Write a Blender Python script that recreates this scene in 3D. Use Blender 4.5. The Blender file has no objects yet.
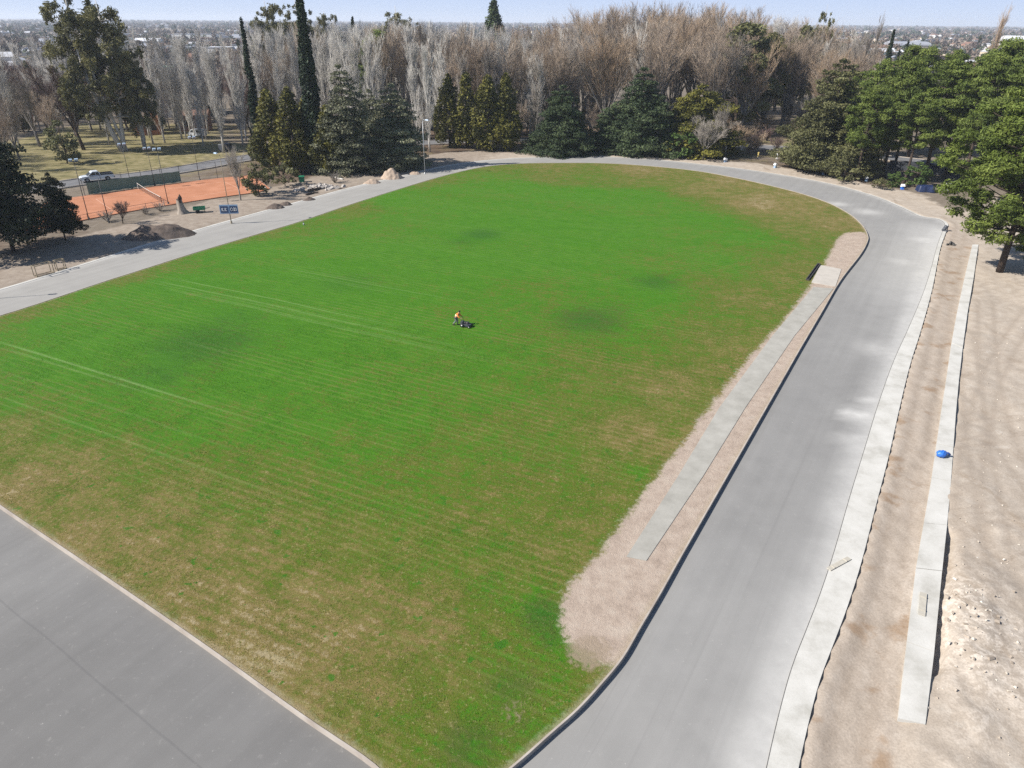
import bpy, bmesh, math, random
import numpy as np
from mathutils import Vector, Matrix
PI = math.pi
SC = bpy.context.scene
COL = SC.collection
RNG = np.random.default_rng(7)
random.seed(11)

# ---------------------------------------------------------------- camera and ground positions
FPX, CAM_H = 710.0, 30.0
PITCH = math.atan((384 - 20.5) / FPX)
ROLL = math.radians(0.45)
def ray(px, py):
    u = (px - 512) / FPX; v = (384 - py) / FPX
    c, s = math.cos(ROLL), math.sin(ROLL)
    u, v = u * c - v * s, u * s + v * c
    return np.array((u, math.cos(PITCH) + v * math.sin(PITCH), -math.sin(PITCH) + v * math.cos(PITCH)))
def at(px, py, z=0.0):
    """where the ground seen at that pixel of the photograph lies (metres, camera above the origin)"""
    d = ray(px, py); t = (z - CAM_H) / d[2]
    return (float(d[0] * t), float(d[1] * t))
def project(X, Y, Z):
    z = Z - CAM_H
    c = Y * math.cos(PITCH) - z * math.sin(PITCH)
    u = X / c; v = (Y * math.sin(PITCH) + z * math.cos(PITCH)) / c
    cc, s = math.cos(ROLL), math.sin(ROLL)
    return 512 + FPX * (u * cc + v * s), 384 - FPX * (-u * s + v * cc)
def height_of(x, y, top_py):
    """height in metres of a thing standing at x, y whose top is seen at the row top_py"""
    lo, hi = 0.0, 90.0
    for _ in range(40):
        m = (lo + hi) / 2
        if project(x, y, m)[1] > top_py: lo = m
        else: hi = m
    return lo

# ---------------------------------------------------------------- noise in numpy
_PERM = np.random.default_rng(3).random((256, 256)).astype(np.float32)
def vnoise(x, y):
    xi = np.floor(x).astype(int); yi = np.floor(y).astype(int)
    fx = x - xi; fy = y - yi
    fx = fx * fx * (3 - 2 * fx); fy = fy * fy * (3 - 2 * fy)
    g = lambda a, b: _PERM[a & 255, b & 255]
    return (g(xi, yi) * (1 - fx) + g(xi + 1, yi) * fx) * (1 - fy) + (g(xi, yi + 1) * (1 - fx) + g(xi + 1, yi + 1) * fx) * fy
def fbm(x, y, oct=4):
    t = 0; a = 0.5; n = 0
    for i in range(oct):
        t = t + a * vnoise(x * 2 ** i + 17.3 * i, y * 2 ** i + 5.1 * i); n += a; a *= 0.5
    return t / n
def sstep(a, b, x):
    t = np.clip((x - a) / (b - a), 0, 1); return t * t * (3 - 2 * t)

# ---------------------------------------------------------------- mesh building
class MB:
    """collects boxes, tubes, prisms and leaves; build() links them as one mesh object"""
    def __init__(s):
        s.v = []; s.n = 0; s.loops = []; s.cnt = []; s.mi = []; s.tone = []
    def add(s, V, F, m=0, tone=0.5):
        V = np.asarray(V, dtype=np.float32).reshape(-1, 3)
        s.v.append(V)
        s.tone.append(np.full(len(V), tone, np.float32) if np.isscalar(tone) else np.asarray(tone, np.float32))
        if isinstance(F, np.ndarray):
            s.loops.append((F + s.n).ravel()); s.cnt.append(np.full(len(F), F.shape[1], np.int32)); s.mi.append(np.full(len(F), m, np.int32))
        else:
            for f in F:
                s.loops.append(np.asarray(f) + s.n); s.cnt.append(np.array([len(f)], np.int32)); s.mi.append(np.array([m], np.int32))
        s.n += len(V)
    def box(s, c, size, m=0, rot=None, top=None, tone=0.5):
        """box centred on c; top = (sx, sy) scale of its upper face; rot = 3x3 matrix or angle about z"""
        sx, sy, sz = [q / 2 for q in size]; tx, ty = top or (1, 1)
        V = np.array([(-sx, -sy, -sz), (sx, -sy, -sz), (sx, sy, -sz), (-sx, sy, -sz),
                      (-sx * tx, -sy * ty, sz), (sx * tx, -sy * ty, sz), (sx * tx, sy * ty, sz), (-sx * tx, sy * ty, sz)])
        if rot is not None:
            if np.isscalar(rot): rot = rotz(rot)
            V = V @ np.asarray(rot).T
        s.add(V + np.array(c), np.array([(3, 2, 1, 0), (4, 5, 6, 7), (0, 1, 5, 4), (1, 2, 6, 5), (2, 3, 7, 6), (3, 0, 4, 7)]), m, tone)
    def tube(s, pts, rad, k=8, m=0, caps=True, tone=0.5):
        P = np.asarray(pts, float); R = np.full(len(P), rad, float) if np.isscalar(rad) else np.asarray(rad, float)
        T = np.gradient(P, axis=0); T /= np.linalg.norm(T, axis=1, keepdims=True) + 1e-9
        ref = np.array((0.31, 0.17, 0.93)) if abs(T[:, 2]).mean() < 0.8 else np.array((1.0, 0.13, 0))
        A = np.cross(T, ref); A /= np.linalg.norm(A, axis=1, keepdims=True); B = np.cross(T, A)
        a = np.arange(k) / k * 2 * PI
        V = P[:, None] + R[:, None, None] * (np.cos(a)[None, :, None] * A[:, None] + np.sin(a)[None, :, None] * B[:, None])
        n = len(P); i = np.arange(n - 1)[:, None] * k; j = np.arange(k)[None]; j2 = (j + 1) % k
        F = np.stack([i + j, i + j2, i + k + j2, i + k + j], -1).reshape(-1, 4)
        base = s.n
        s.add(V, F, m, tone)
        if caps:
            s.loops.append(np.arange(k)[::-1] + base); s.cnt.append(np.array([k])); s.mi.append(np.array([m]))
            s.loops.append(np.arange(k) + base + (n - 1) * k); s.cnt.append(np.array([k])); s.mi.append(np.array([m]))
    def lathe(s, prof, c=(0, 0, 0), k=14, m=0, axis='z', tone=0.5):
        """profile of (radius, height) turned about an axis through c"""
        P = np.asarray(prof, float); a = np.arange(k) / k * 2 * PI
        V = np.stack([P[:, 0, None] * np.cos(a), P[:, 0, None] * np.sin(a), np.repeat(P[:, 1, None], k, 1)], -1)
        if axis == 'y': V = V[..., [0, 2, 1]]
        if axis == 'x': V = V[..., [2, 0, 1]]
        n = len(P); i = np.arange(n - 1)[:, None] * k; j = np.arange(k)[None]; j2 = (j + 1) % k
        s.add(V.reshape(-1, 3) + np.array(c), np.stack([i + j, i + j2, i + k + j2, i + k + j], -1).reshape(-1, 4), m, tone)
    def prism(s, poly, z0, z1, m=0, plane='xy', tone=0.5):
        """polygon extruded: plane 'xy' along z, or 'xz' along y"""
        P = np.asarray(poly, float); n = len(P)
        lo = np.column_stack([P, np.full(n, z0)]); hi = np.column_stack([P, np.full(n, z1)])
        V = np.vstack([lo, hi])
        if plane == 'xz': V = V[:, [0, 2, 1]]
        F = [list(range(n))[::-1], list(range(n, 2 * n))] + [[i, (i + 1) % n, n + (i + 1) % n, n + i] for i in range(n)]
        s.add(V, F, m, tone)
    def segs(s, P0, P1, r0, r1, m=0, tone=0.5):
        """many thin three-sided tapering twigs at once"""
        D = P1 - P0; L = np.linalg.norm(D, axis=1, keepdims=True) + 1e-9; D = D / L
        ref = np.where(np.abs(D[:, 2:3]) < 0.9, np.array([[0, 0, 1.0]]), np.array([[1.0, 0, 0]]))
        A = np.cross(D, ref); A /= np.linalg.norm(A, axis=1, keepdims=True) + 1e-9; B = np.cross(D, A)
        N = len(P0); V = np.empty((N, 6, 3))
        for q in range(3):
            an = q * 2 * PI / 3; d = math.cos(an) * A + math.sin(an) * B
            V[:, q] = P0 + d * np.reshape(r0, (-1, 1)); V[:, 3 + q] = P1 + d * np.reshape(r1, (-1, 1))
        b = np.arange(N)[:, None] * 6
        F = np.concatenate([b + np.array([[q, (q + 1) % 3, 3 + (q + 1) % 3, 3 + q]]) for q in range(3)])
        s.add(V.reshape(-1, 3), F, m, tone if np.isscalar(tone) else np.repeat(tone, 6))
    def leaves(s, C, Nn, size, aspect=1.6, m=0, tone=0.5, rng=RNG):
        """diamond-shaped sprays of foliage at points C facing roughly along Nn"""
        n = len(C)
        R = rng.normal(size=(n, 3)); A = np.cross(Nn, R); A /= np.linalg.norm(A, axis=1, keepdims=True) + 1e-9
        B = np.cross(Nn, A); B /= np.linalg.norm(B, axis=1, keepdims=True) + 1e-9
        sz = np.reshape(size, (-1, 1)) * rng.uniform(0.6, 1.4, (n, 1)) * 0.5
        bend = Nn * sz * 0.35
        V = np.stack([C + A * sz * aspect - bend, C + B * sz, C - A * sz * aspect - bend, C - B * sz], 1)
        s.add(V.reshape(-1, 3), np.arange(4 * n).reshape(-1, 4), m, np.repeat(np.broadcast_to(tone, (n,)), 4))
    def mesh(s, name, mats, smooth=False):
        me = bpy.data.meshes.new(name)
        V = np.concatenate(s.v).astype(np.float32); L = np.concatenate(s.loops).astype(np.int32); C = np.concatenate(s.cnt).astype(np.int32)
        me.vertices.add(len(V)); me.vertices.foreach_set('co', V.ravel())
        me.loops.add(len(L)); me.loops.foreach_set('vertex_index', L)
        me.polygons.add(len(C)); st = np.concatenate([[0], np.cumsum(C)[:-1]]).astype(np.int32)
        me.polygons.foreach_set('loop_start', st)
        try: me.polygons.foreach_set('loop_total', C)
        except Exception: pass
        me.polygons.foreach_set('material_index', np.concatenate(s.mi).astype(np.int32))
        me.polygons.foreach_set('use_smooth', np.full(len(C), bool(smooth)))
        me.update(calc_edges=True)
        at_ = me.attributes.new('tone', 'FLOAT', 'POINT'); at_.data.foreach_set('value', np.concatenate(s.tone).astype(np.float32))
        for m_ in (mats if isinstance(mats, (list, tuple)) else [mats]): me.materials.append(m_)
        return me
    def build(s, name, mats, parent=None, smooth=False, loc=None):
        return link(name, s.mesh(name, mats, smooth), parent, loc)
def rotz(a):
    c, s_ = math.cos(a), math.sin(a); return np.array([(c, -s_, 0), (s_, c, 0), (0, 0, 1)])
def link(name, me, parent=None, loc=None):
    o = bpy.data.objects.new(name, me); COL.objects.link(o)
    if parent is not None: o.parent = parent
    if loc is not None: o.location = loc
    return o
def tag(o, label=None, cat=None, group=None, kind=None):
    if label: o['label'] = label
    if cat: o['category'] = cat
    if group: o['group'] = group
    if kind: o['kind'] = kind
    return o
def thing(name, loc, label, cat, rz=0.0, group=None, scale=None):
    o = bpy.data.objects.new(name, None); COL.objects.link(o)
    o.empty_display_size = 0.5
    o.location = (loc[0], loc[1], loc[2] if len(loc) > 2 else 0.0); o.rotation_euler = (0, 0, rz)
    if scale is not None: o.scale = scale
    return tag(o, label, cat, group)
def copy_tree(o, parent=None):
    c = o.copy(); COL.objects.link(c)
    if parent is not None: c.parent = parent
    for ch in list(o.children): copy_tree(ch, c)
    return c
def structure(name, me_or_mb, mats=None, smooth=False):
    o = me_or_mb.build(name, mats, smooth=smooth) if isinstance(me_or_mb, MB) else link(name, me_or_mb)
    o['kind'] = 'structure'; return o

def spline(P, n=8, closed=False):
    """points of a smooth curve through P"""
    P = np.asarray(P, float); m = len(P); out = []
    for i in range(m if closed else m - 1):
        if closed: p0, p1, p2, p3 = P[i - 1], P[i], P[(i + 1) % m], P[(i + 2) % m]
        else: p0, p1, p2, p3 = P[max(i - 1, 0)], P[i], P[i + 1], P[min(i + 2, m - 1)]
        for k in range(n):
            t = k / n
            out.append(0.5 * (2 * p1 + (p2 - p0) * t + (2 * p0 - 5 * p1 + 4 * p2 - p3) * t * t + (3 * p1 - p0 - 3 * p2 + p3) * t ** 3))
    if not closed: out.append(P[-1])
    return np.array(out)
def seg_dist(X, Y, line, closed=False):
    """distance of points to a polyline"""
    L = np.asarray(line, float); best = np.full(X.shape, 1e9)
    m = len(L)
    for i in range(m if closed else m - 1):
        a, b = L[i], L[(i + 1) % m]; d = b - a; q = d @ d + 1e-12
        t = np.clip(((X - a[0]) * d[0] + (Y - a[1]) * d[1]) / q, 0, 1)
        best = np.minimum(best, np.hypot(X - a[0] - t * d[0], Y - a[1] - t * d[1]))
    return best
def inside(X, Y, poly):
    P = np.asarray(poly, float); r = np.zeros(X.shape, bool); m = len(P)
    for i in range(m):
        (x1, y1), (x2, y2) = P[i - 1], P[i]
        if y1 == y2: continue
        r ^= ((Y < y1) != (Y < y2)) & (X < (x2 - x1) * (Y - y1) / (y2 - y1) + x1)
    return r
def signed(X, Y, poly):
    d = seg_dist(X, Y, poly, True); return np.where(inside(X, Y, poly), -d, d)
def cut_sheet(poly, z, step, angle=0.0, skirt=0.0):
    """polygon as a mesh cut into a grid so that it can carry painted-on wear; skirt adds a rim of that depth"""
    bm = bmesh.new()
    vs = [bm.verts.new((p[0], p[1], z)) for p in poly]
    f = bm.faces.new(vs); f.normal_update()
    if f.normal.z < 0: f.normal_flip()
    P = np.asarray(poly)
    for a in (angle, angle + PI / 2):
        n = np.array((math.cos(a), math.sin(a))); pr = P @ n
        t = math.floor(pr.min() / step) * step + step * 0.5
        while t < pr.max():
            bmesh.ops.bisect_plane(bm, geom=bm.verts[:] + bm.edges[:] + bm.faces[:], plane_co=(n[0] * t, n[1] * t, z), plane_no=(n[0], n[1], 0), dist=1e-5)
            t += step
    if skirt:
        be = [e for e in bm.edges if len(e.link_faces) == 1]
        r = bmesh.ops.extrude_edge_only(bm, edges=be)
        for v in r['geom']:
            if isinstance(v, bmesh.types.BMVert): v.co.z -= skirt
    me = bpy.data.meshes.new('sheet'); bm.to_mesh(me); bm.free()
    return me
def coords(me):
    V = np.empty(len(me.vertices) * 3, np.float32); me.vertices.foreach_get('co', V); return V.reshape(-1, 3)
def set_attr(me, name, val):
    a = me.attributes.new(name, 'FLOAT', 'POINT'); a.data.foreach_set('value', np.asarray(val, np.float32))
def idw(X, Y, pts, power=3.0):
    """smooth blend of values known at points"""
    num = 0; den = 0
    for (px, py, val) in pts:
        w = 1.0 / (((X - px) ** 2 + (Y - py) ** 2) + 4.0) ** (power / 2)
        num = num + w * val; den = den + w
    return num / den

# ---------------------------------------------------------------- materials
class NT:
    def __init__(s, name):
        s.mat = bpy.data.materials.new(name); s.mat.use_nodes = True
        s.t = s.mat.node_tree; s.t.nodes.clear()
        s.out = s.t.nodes.new('ShaderNodeOutputMaterial')
    def n(s, kind, **kw):
        nd = s.t.nodes.new(kind)
        for k, v in kw.items():
            if k == 'ins':
                for a, b in v.items():
                    if isinstance(b, bpy.types.NodeSocket): s.t.links.new(b, nd.inputs[a])
                    else: nd.inputs[a].default_value = b
            else: setattr(nd, k, v)
        return nd
    def math(s, op, a, b=0.0, c=None, clamp=False):
        nd = s.t.nodes.new('ShaderNodeMath'); nd.operation = op; nd.use_clamp = clamp
        for i, q in enumerate((a, b) if c is None else (a, b, c)):
            if isinstance(q, bpy.types.NodeSocket): s.t.links.new(q, nd.inputs[i])
            else: nd.inputs[i].default_value = q
        return nd.outputs[0]
    def step(s, x, a, b):
        nd = s.n('ShaderNodeMapRange', interpolation_type='SMOOTHSTEP'); s.t.links.new(x, nd.inputs[0])
        nd.inputs[1].default_value = a; nd.inputs[2].default_value = b
        return nd.outputs[0]
    def pos(s, scale=None):
        o = s.n('ShaderNodeTexCoord').outputs['Object']
        if scale is None: return o
        return s.n('ShaderNodeMapping', ins={'Vector': o, 'Scale': scale}).outputs[0]
    def noise(s, scale, detail=4, rough=0.55, vec=None, dist=0.0):
        return s.n('ShaderNodeTexNoise', ins={'Vector': vec or s.pos(), 'Scale': scale, 'Detail': detail, 'Roughness': rough, 'Distortion': dist}).outputs[0]
    def attr(s, name):
        return s.n('ShaderNodeAttribute', attribute_name=name).outputs['Fac']
    def rand(s):
        return s.n('ShaderNodeObjectInfo').outputs['Random']
    def col(s, c): 
        nd = s.n('ShaderNodeRGB'); nd.outputs[0].default_value = (*c, 1); return nd.outputs[0]
    def mix(s, f, a, b, mode='MIX'):
        nd = s.n('ShaderNodeMix', data_type='RGBA', blend_type=mode)
        for i, q in ((0, f), (6, a), (7, b)):
            if isinstance(q, bpy.types.NodeSocket): s.t.links.new(q, nd.inputs[i])
            elif isinstance(q, tuple): nd.inputs[i].default_value = (*q, 1)
            else: nd.inputs[i].default_value = q
        return nd.outputs[2]
    def ramp(s, f, stops, interp='LINEAR'):
        nd = s.n('ShaderNodeValToRGB'); s.t.links.new(f, nd.inputs[0]); r = nd.color_ramp; r.interpolation = interp
        while len(r.elements) < len(stops): r.elements.new(0.5)
        for e, (p, c) in zip(r.elements, stops): e.position = p; e.color = (*c, 1)
        return nd.outputs[0]
    def mul(s, colr, f):
        """colour times a grey factor"""
        nd = s.n('ShaderNodeVectorMath', operation='SCALE'); s.t.links.new(colr, nd.inputs[0])
        if isinstance(f, bpy.types.NodeSocket): s.t.links.new(f, nd.inputs['Scale'])
        else: nd.inputs['Scale'].default_value = f
        return nd.outputs[0]
    def surf(s, colr, rough=0.8, bump=None, bstr=0.3, bdist=0.05, metal=0.0, spec=0.3, transl=0.0):
        p = s.n('ShaderNodeBsdfPrincipled')
        if isinstance(colr, tuple): p.inputs['Base Color'].default_value = (*colr, 1)
        else: s.t.links.new(colr, p.inputs['Base Color'])
        if isinstance(rough, bpy.types.NodeSocket): s.t.links.new(rough, p.inputs['Roughness'])
        else: p.inputs['Roughness'].default_value = rough
        p.inputs['Metallic'].default_value = metal; p.inputs['Specular IOR Level'].default_value = spec
        if bump is not None:
            b = s.n('ShaderNodeBump', ins={'Strength': bstr, 'Distance': bdist, 'Height': bump}); s.t.links.new(b.outputs[0], p.inputs['Normal'])
        sh = p.outputs[0]
        if transl:
            tr = s.n('ShaderNodeBsdfTranslucent')
            if isinstance(colr, tuple): tr.inputs[0].default_value = (*colr, 1)
            else: s.t.links.new(colr, tr.inputs[0])
            mx = s.n('ShaderNodeMixShader', ins={0: transl}); s.t.links.new(sh, mx.inputs[1]); s.t.links.new(tr.outputs[0], mx.inputs[2]); sh = mx.outputs[0]
        s.t.links.new(sh, s.out.inputs['Surface'])
        return s.mat
def simple(name, c, rough=0.6, var=0.25, scale=3.0, metal=0.0, bump=0.0, spec=0.4):
    """plain painted, metal or stone surface with some unevenness"""
    t = NT(name); n = t.noise(scale, 5)
    k = t.math('MULTIPLY_ADD', n, 2 * var, 1 - var)
    return t.surf(t.mul(t.col(c), k), rough, n if bump else None, bump or 0.0, 0.03, metal, spec)
def leaf_mat(name, dark, mid, light, transl=0.18, objvar=0.25):
    t = NT(name); tone = t.attr('tone')
    c = t.ramp(tone, [(0.0, dark), (0.5, mid), (1.0, light)])
    k = t.math('MULTIPLY_ADD', t.rand(), 2 * objvar, 1 - objvar)
    return t.surf(t.mul(c, k), 0.62, spec=0.25, transl=transl)
def bark_mat(name, a, b, objvar=0.2, scale=1.5):
    t = NT(name); n = t.noise(scale, 4, vec=t.pos((1, 1, 0.25)))
    c = t.ramp(n, [(0.3, a), (0.7, b)]); k = t.math('MULTIPLY_ADD', t.rand(), 2 * objvar, 1 - objvar)
    return t.surf(t.mul(c, k), 0.85, spec=0.2)
SKY_STRENGTH, HAZE, EXPOSURE, DENOISE = 0.078, 1.3e-4, 0.78, False
# ================================================================= outlines of the place (metres)
A = lambda pts, z=0.0: np.array([at(x, y, z) for x, y in pts])
left_in = A([(-60, 336), (0, 318), (50, 302), (100, 285), (150, 269), (200, 253), (250, 238), (300, 223), (350, 206), (400, 190), (440, 178)])
top_in = A([(475, 169.5), (500, 166), (530, 164.3), (560, 164), (590, 164), (620, 165), (660, 168), (700, 172.5), (740, 180), (775, 188), (805, 196), (830, 205), (850, 216), (862, 227), (867, 236), (867, 243)])
right_in = A([(860, 256), (840, 282), (820, 316), (800, 350), (780, 385), (760, 420), (740, 455), (720, 490), (700, 525), (680, 560), (660, 596), (640, 630), (622, 661), (600, 688), (577, 713), (550, 737), (515, 768), (470, 803), (425, 822)])
bottom_in = A([(398, 800), (375, 769), (300, 717), (200, 645), (100, 576), (0, 508), (-60, 466)])
c0 = left_in[0]; c1 = bottom_in[-1]
corner = np.array([c1 + (-5.5, 4.5), (c0 + c1) / 2 + (-5.0, -1.5), c0 + (-2.2, -4.6)])
FIELD = spline(np.vstack([left_in, top_in, right_in, bottom_in, corner]), 5, closed=True)

out_left = A([(-160, 333), (-60, 305), (0, 289), (50, 274), (100, 258.5), (150, 243), (200, 228.5), (250, 214.5), (300, 201), (350, 187.5), (400, 176)])
out_top = A([(435, 167.5), (470, 162), (500, 159), (530, 157.5), (560, 157), (590, 157), (620, 157.3), (660, 160), (700, 164), (740, 168.5), (780, 174.5), (820, 181.5), (850, 188.5), (880, 197.5), (905, 208), (922, 216), (940, 219), (948, 224)])
out_right = A([(946, 232), (940, 250), (932, 290), (921, 330), (910, 365), (899, 410), (889, 455), (876, 505), (862, 560), (848, 605), (835, 640), (820, 680), (808, 725), (797, 775), (786, 830), (778, 880)])
TRACK_OUT = spline(np.vstack([out_left, out_top, out_right]), 4)
far_corner = np.array([(TRACK_OUT[-1][0] - 2, 4.0), (-30.0, 4.0), (-75.0, 22.0), (-100.0, 50.0), TRACK_OUT[0] + (-14.0, -10.0)])
TRACK = np.vstack([TRACK_OUT, far_corner])
DIRT = spline(A([(866, 236), (850, 234), (838, 240), (826, 262), (808, 290), (785, 320), (760, 347), (735, 377), (705, 415), (680, 450), (650, 488), (622, 527), (598, 557), (572, 586), (563, 606), (566, 640), (580, 654), (600, 664), (611, 672), (640, 640), (680, 572), (760, 430), (860, 262)]), 3, closed=True)
ROAD = spline(A([(-120, 205), (-40, 196), (40, 188), (90, 181), (140, 176), (190, 168.5), (240, 159.5), (290, 153), (360, 147), (440, 142.5), (520, 140.5), (600, 140.5), (680, 142.5), (740, 146), (800, 150), (860, 155.5), (930, 163), (1010, 172), (1100, 184)]), 5)
COURT = A([(44, 204), (70, 198.5), (100, 194), (137, 188.8), (178, 183.5), (221, 178.5), (252, 175.5), (270, 189), (259, 192.5), (218, 198), (175, 204.5), (142, 209.8), (89, 219.5), (50, 228), (20, 232)])

# ================================================================= ground
def axis(fine, far=9000.0):
    """cuts that are dense where the photograph looks closely and sparse towards the horizon"""
    a = list(fine); st = a[-1] - a[-2]
    while a[-1] < far: st *= 1.22; a.append(a[-1] + st)
    st = fine[1] - fine[0]
    while a[0] > -far: st *= 1.3; a.insert(0, a[0] - st)
    return np.array(a)
xs = axis(np.concatenate([np.arange(-125, 8, 1.3), np.arange(8, 75, 0.42), np.arange(75, 130, 1.3)]))
ys = axis(np.concatenate([np.arange(14, 80, 0.42), np.arange(80, 230, 1.0)]), 11000)
ys = ys[ys > -400]
GX, GY = np.meshgrid(xs, ys, indexing='ij')
near = (np.abs(GX) < 140) & (GY > 0) & (GY < 240)
d_track = np.full(GX.shape, 1e3); d_track[near] = signed(GX[near], GY[near], TRACK)
rub = fbm(GX * 0.9, GY * 0.9, 4); big = fbm(GX * 0.12 + 9, GY * 0.12, 4)
# zones: pale building sand on the right, dry lawn at the top left, dark litter under the trees
wx, wy = at(897, 722); wx2, wy2 = at(973, 245)
side = (GX - wx) * (wy2 - wy) - (GY - wy) * (wx2 - wx); side = side / math.hypot(wx2 - wx, wy2 - wy)      # metres to the right of the low wall
sand = sstep(14, 4, d_track + 9 * (big - 0.5)) * sstep(-30, 20, GX)
sand = np.maximum(sand, sstep(-16, -10, side) * sstep(150, 118, GY + 26 * (big - 0.5)) * (GX > 0))
apron = sstep(17, 9, d_track + 8 * (big - 0.5)) * (GX < 15)
lawn = idw(GX, GY, [(*at(110, 158), 1), (*at(180, 150), .9), (*at(90, 135), .7), (*at(220, 150), .6), (*at(260, 140), .3), (*at(400, 130), .1), (*at(60, 150), .7), (*at(600, 130), 0), (*at(330, 165), .2), (*at(200, 210), 0), (*at(90, 230), 0), (*at(300, 190), 0.05), (*at(440, 160), .35), (*at(520, 153), .5), (*at(700, 153), .5), (*at(780, 142), .5), (*at(900, 190), .0), (*at(940, 195), .25), (*at(100, 110), .1), (*at(700, 110), 0)], 2.5)
lawn = np.where(near, lawn, 0.12)
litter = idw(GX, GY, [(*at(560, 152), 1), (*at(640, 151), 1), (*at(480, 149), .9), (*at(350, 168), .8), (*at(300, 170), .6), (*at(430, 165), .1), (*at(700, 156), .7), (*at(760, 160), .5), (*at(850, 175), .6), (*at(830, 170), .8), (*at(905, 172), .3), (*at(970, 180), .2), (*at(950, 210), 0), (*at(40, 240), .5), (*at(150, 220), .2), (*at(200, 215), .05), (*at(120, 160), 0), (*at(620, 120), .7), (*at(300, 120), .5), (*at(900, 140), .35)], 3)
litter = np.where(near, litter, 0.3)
Z = np.zeros(GX.shape)
rmask = near & (d_track > 0.05)
ramp_ = sstep(0.0, 2.0, d_track)
Z += np.where(rmask, ramp_ * ((rub - 0.5) * 0.14 + (big - 0.5) * 0.5 * sstep(0, 6, d_track)), 0)
# the excavated strip and heaped spoil on the right
right = (GX > 5) & (GY < 125) & near
ridge = np.exp(-((side - 3.4 - 1.2 * (big - 0.5)) / 1.7) ** 2) * sstep(50, 30, GY) * (0.25 + 1.1 * np.abs(rub - 0.5) * 2)
Z += np.where(right, ridge * 0.4, 0)
px_, py_ = at(985, 640); heap = np.exp(-(((GX - px_) / 2.6) ** 2 + ((GY - py_) / 4.6) ** 2)) * (0.35 + fbm(GX * 1.6, GY * 1.6, 4) * 0.9)
Z += np.where(right, heap * 0.4, 0)
strip = right & (side < -0.2) & (d_track > 0)
Z += np.where(strip, -0.13 * sstep(50, 38, GY) * sstep(0.25, 1.2, d_track) * sstep(-0.4, -1.0, side), 0)
for sgn in (0.33, 0.66):                                   # wheel ruts along the strip
    wob = 0.35 * (fbm(GY * 0.15 + sgn * 40, GX * 0 + 3, 2) - 0.5)
    pos = d_track / np.maximum(d_track - side, 0.5)
    Z += np.where(strip, -0.07 * np.exp(-((pos - sgn - wob) / 0.07) ** 2), 0)
tr = np.where(right & (side > 3), np.sin((side + 2.2 * fbm(GX * 0.06, GY * 0.06, 2) * 4) * 2.6), 0)
Z += np.where(right & (side > 4), 0.02 * tr * sstep(.45, .6, big), 0)
gap = right & (side > 0.1) & (side < 4) & (GY < 125)
Z += np.where(gap, .17 * sstep(4.0, 1.6, side) * sstep(0.1, .9, side) * (.75 + .6 * (rub - .5)), 0)
flat = np.full(GX.shape, 1.0)
flat[near] = np.minimum(sstep(3.6, 7.0, seg_dist(GX[near], GY[near], ROAD)), sstep(0.3, 3.0, signed(GX[near], GY[near], COURT)))
Z = np.where(d_track < 0.0, -0.25, Z * flat - 0.02 * (1 - flat))
i_, j_ = np.meshgrid(np.arange(len(xs) - 1), np.arange(len(ys) - 1), indexing='ij'); ny = len(ys)
F = np.stack([i_ * ny + j_, (i_ + 1) * ny + j_, (i_ + 1) * ny + j_ + 1, i_ * ny + j_ + 1], -1).reshape(-1, 4)
# a trench beside the lower part of the low wall, narrow and dark
t0x, t0y = at(944, 536); t1x, t1y = at(930, 668)
trench = seg_dist(GX, GY, [(t0x, t0y), (t1x, t1y)])
Z -= np.where(right, 0.55 * sstep(0.75, 0.35, trench), 0)
rut = np.zeros(GX.shape); fine_ = right & (GX < 75)
for path in ([(1040, 300), (1000, 360), (978, 430), (968, 500), (985, 560), (1030, 610)], [(985, 300), (990, 380), (1010, 450), (1060, 520)], [(965, 330), (975, 420), (990, 520), (1010, 620), (1040, 700)], [(965, 500), (975, 560), (1000, 590), (1050, 600)]):
    c_ = spline(A(path), 5); tt = np.gradient(c_, axis=0); tt /= np.linalg.norm(tt, axis=1, keepdims=True); nn_ = np.column_stack([-tt[:, 1], tt[:, 0]])
    for o_ in (-.8, .8): rut[fine_] = np.maximum(rut[fine_], np.exp(-(seg_dist(GX[fine_], GY[fine_], c_ + nn_ * o_) / .26) ** 2))
for sgn in (.30, .68):
    wob = .05 * (fbm(GY * .15 + sgn * 40, GX * 0 + 3, 2) - .5); q_ = d_track / np.maximum(d_track - side, .5)
    rut = np.where(strip, np.maximum(rut, .8 * np.exp(-((q_ - sgn - wob) / .07) ** 2)), rut)
Z -= .02 * rut * (side > 1.2)
mb = MB(); mb.add(np.stack([GX, GY, Z], -1).reshape(-1, 3), F)
t = NT('bare_ground')
n1 = t.noise(0.06, 6); n2 = t.noise(0.9, 6, 0.65); n3 = t.noise(9.0, 4, 0.7); nl = t.noise(0.35, 5, 0.6, t.pos((1, 0.45, 1)), 1.2)
base = t.ramp(n2, [(0.25, (.125, .098, .075)), (0.5, (.19, .155, .122)), (0.75, (.27, .225, .18))])
base = t.mix(t.math('MULTIPLY', n1, 0.5), base, (.14, .12, .085))
apr = t.ramp(n2, [(0.25, (.21, .165, .128)), (0.55, (.30, .25, .20)), (0.8, (.38, .325, .265))])
snd = t.ramp(n2, [(0.2, (.31, .258, .205)), (0.5, (.395, .335, .27)), (0.78, (.47, .41, .34))])
snd = t.mix(t.step(nl, 0.54, 0.72), snd, (.31, .25, .19))
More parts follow.
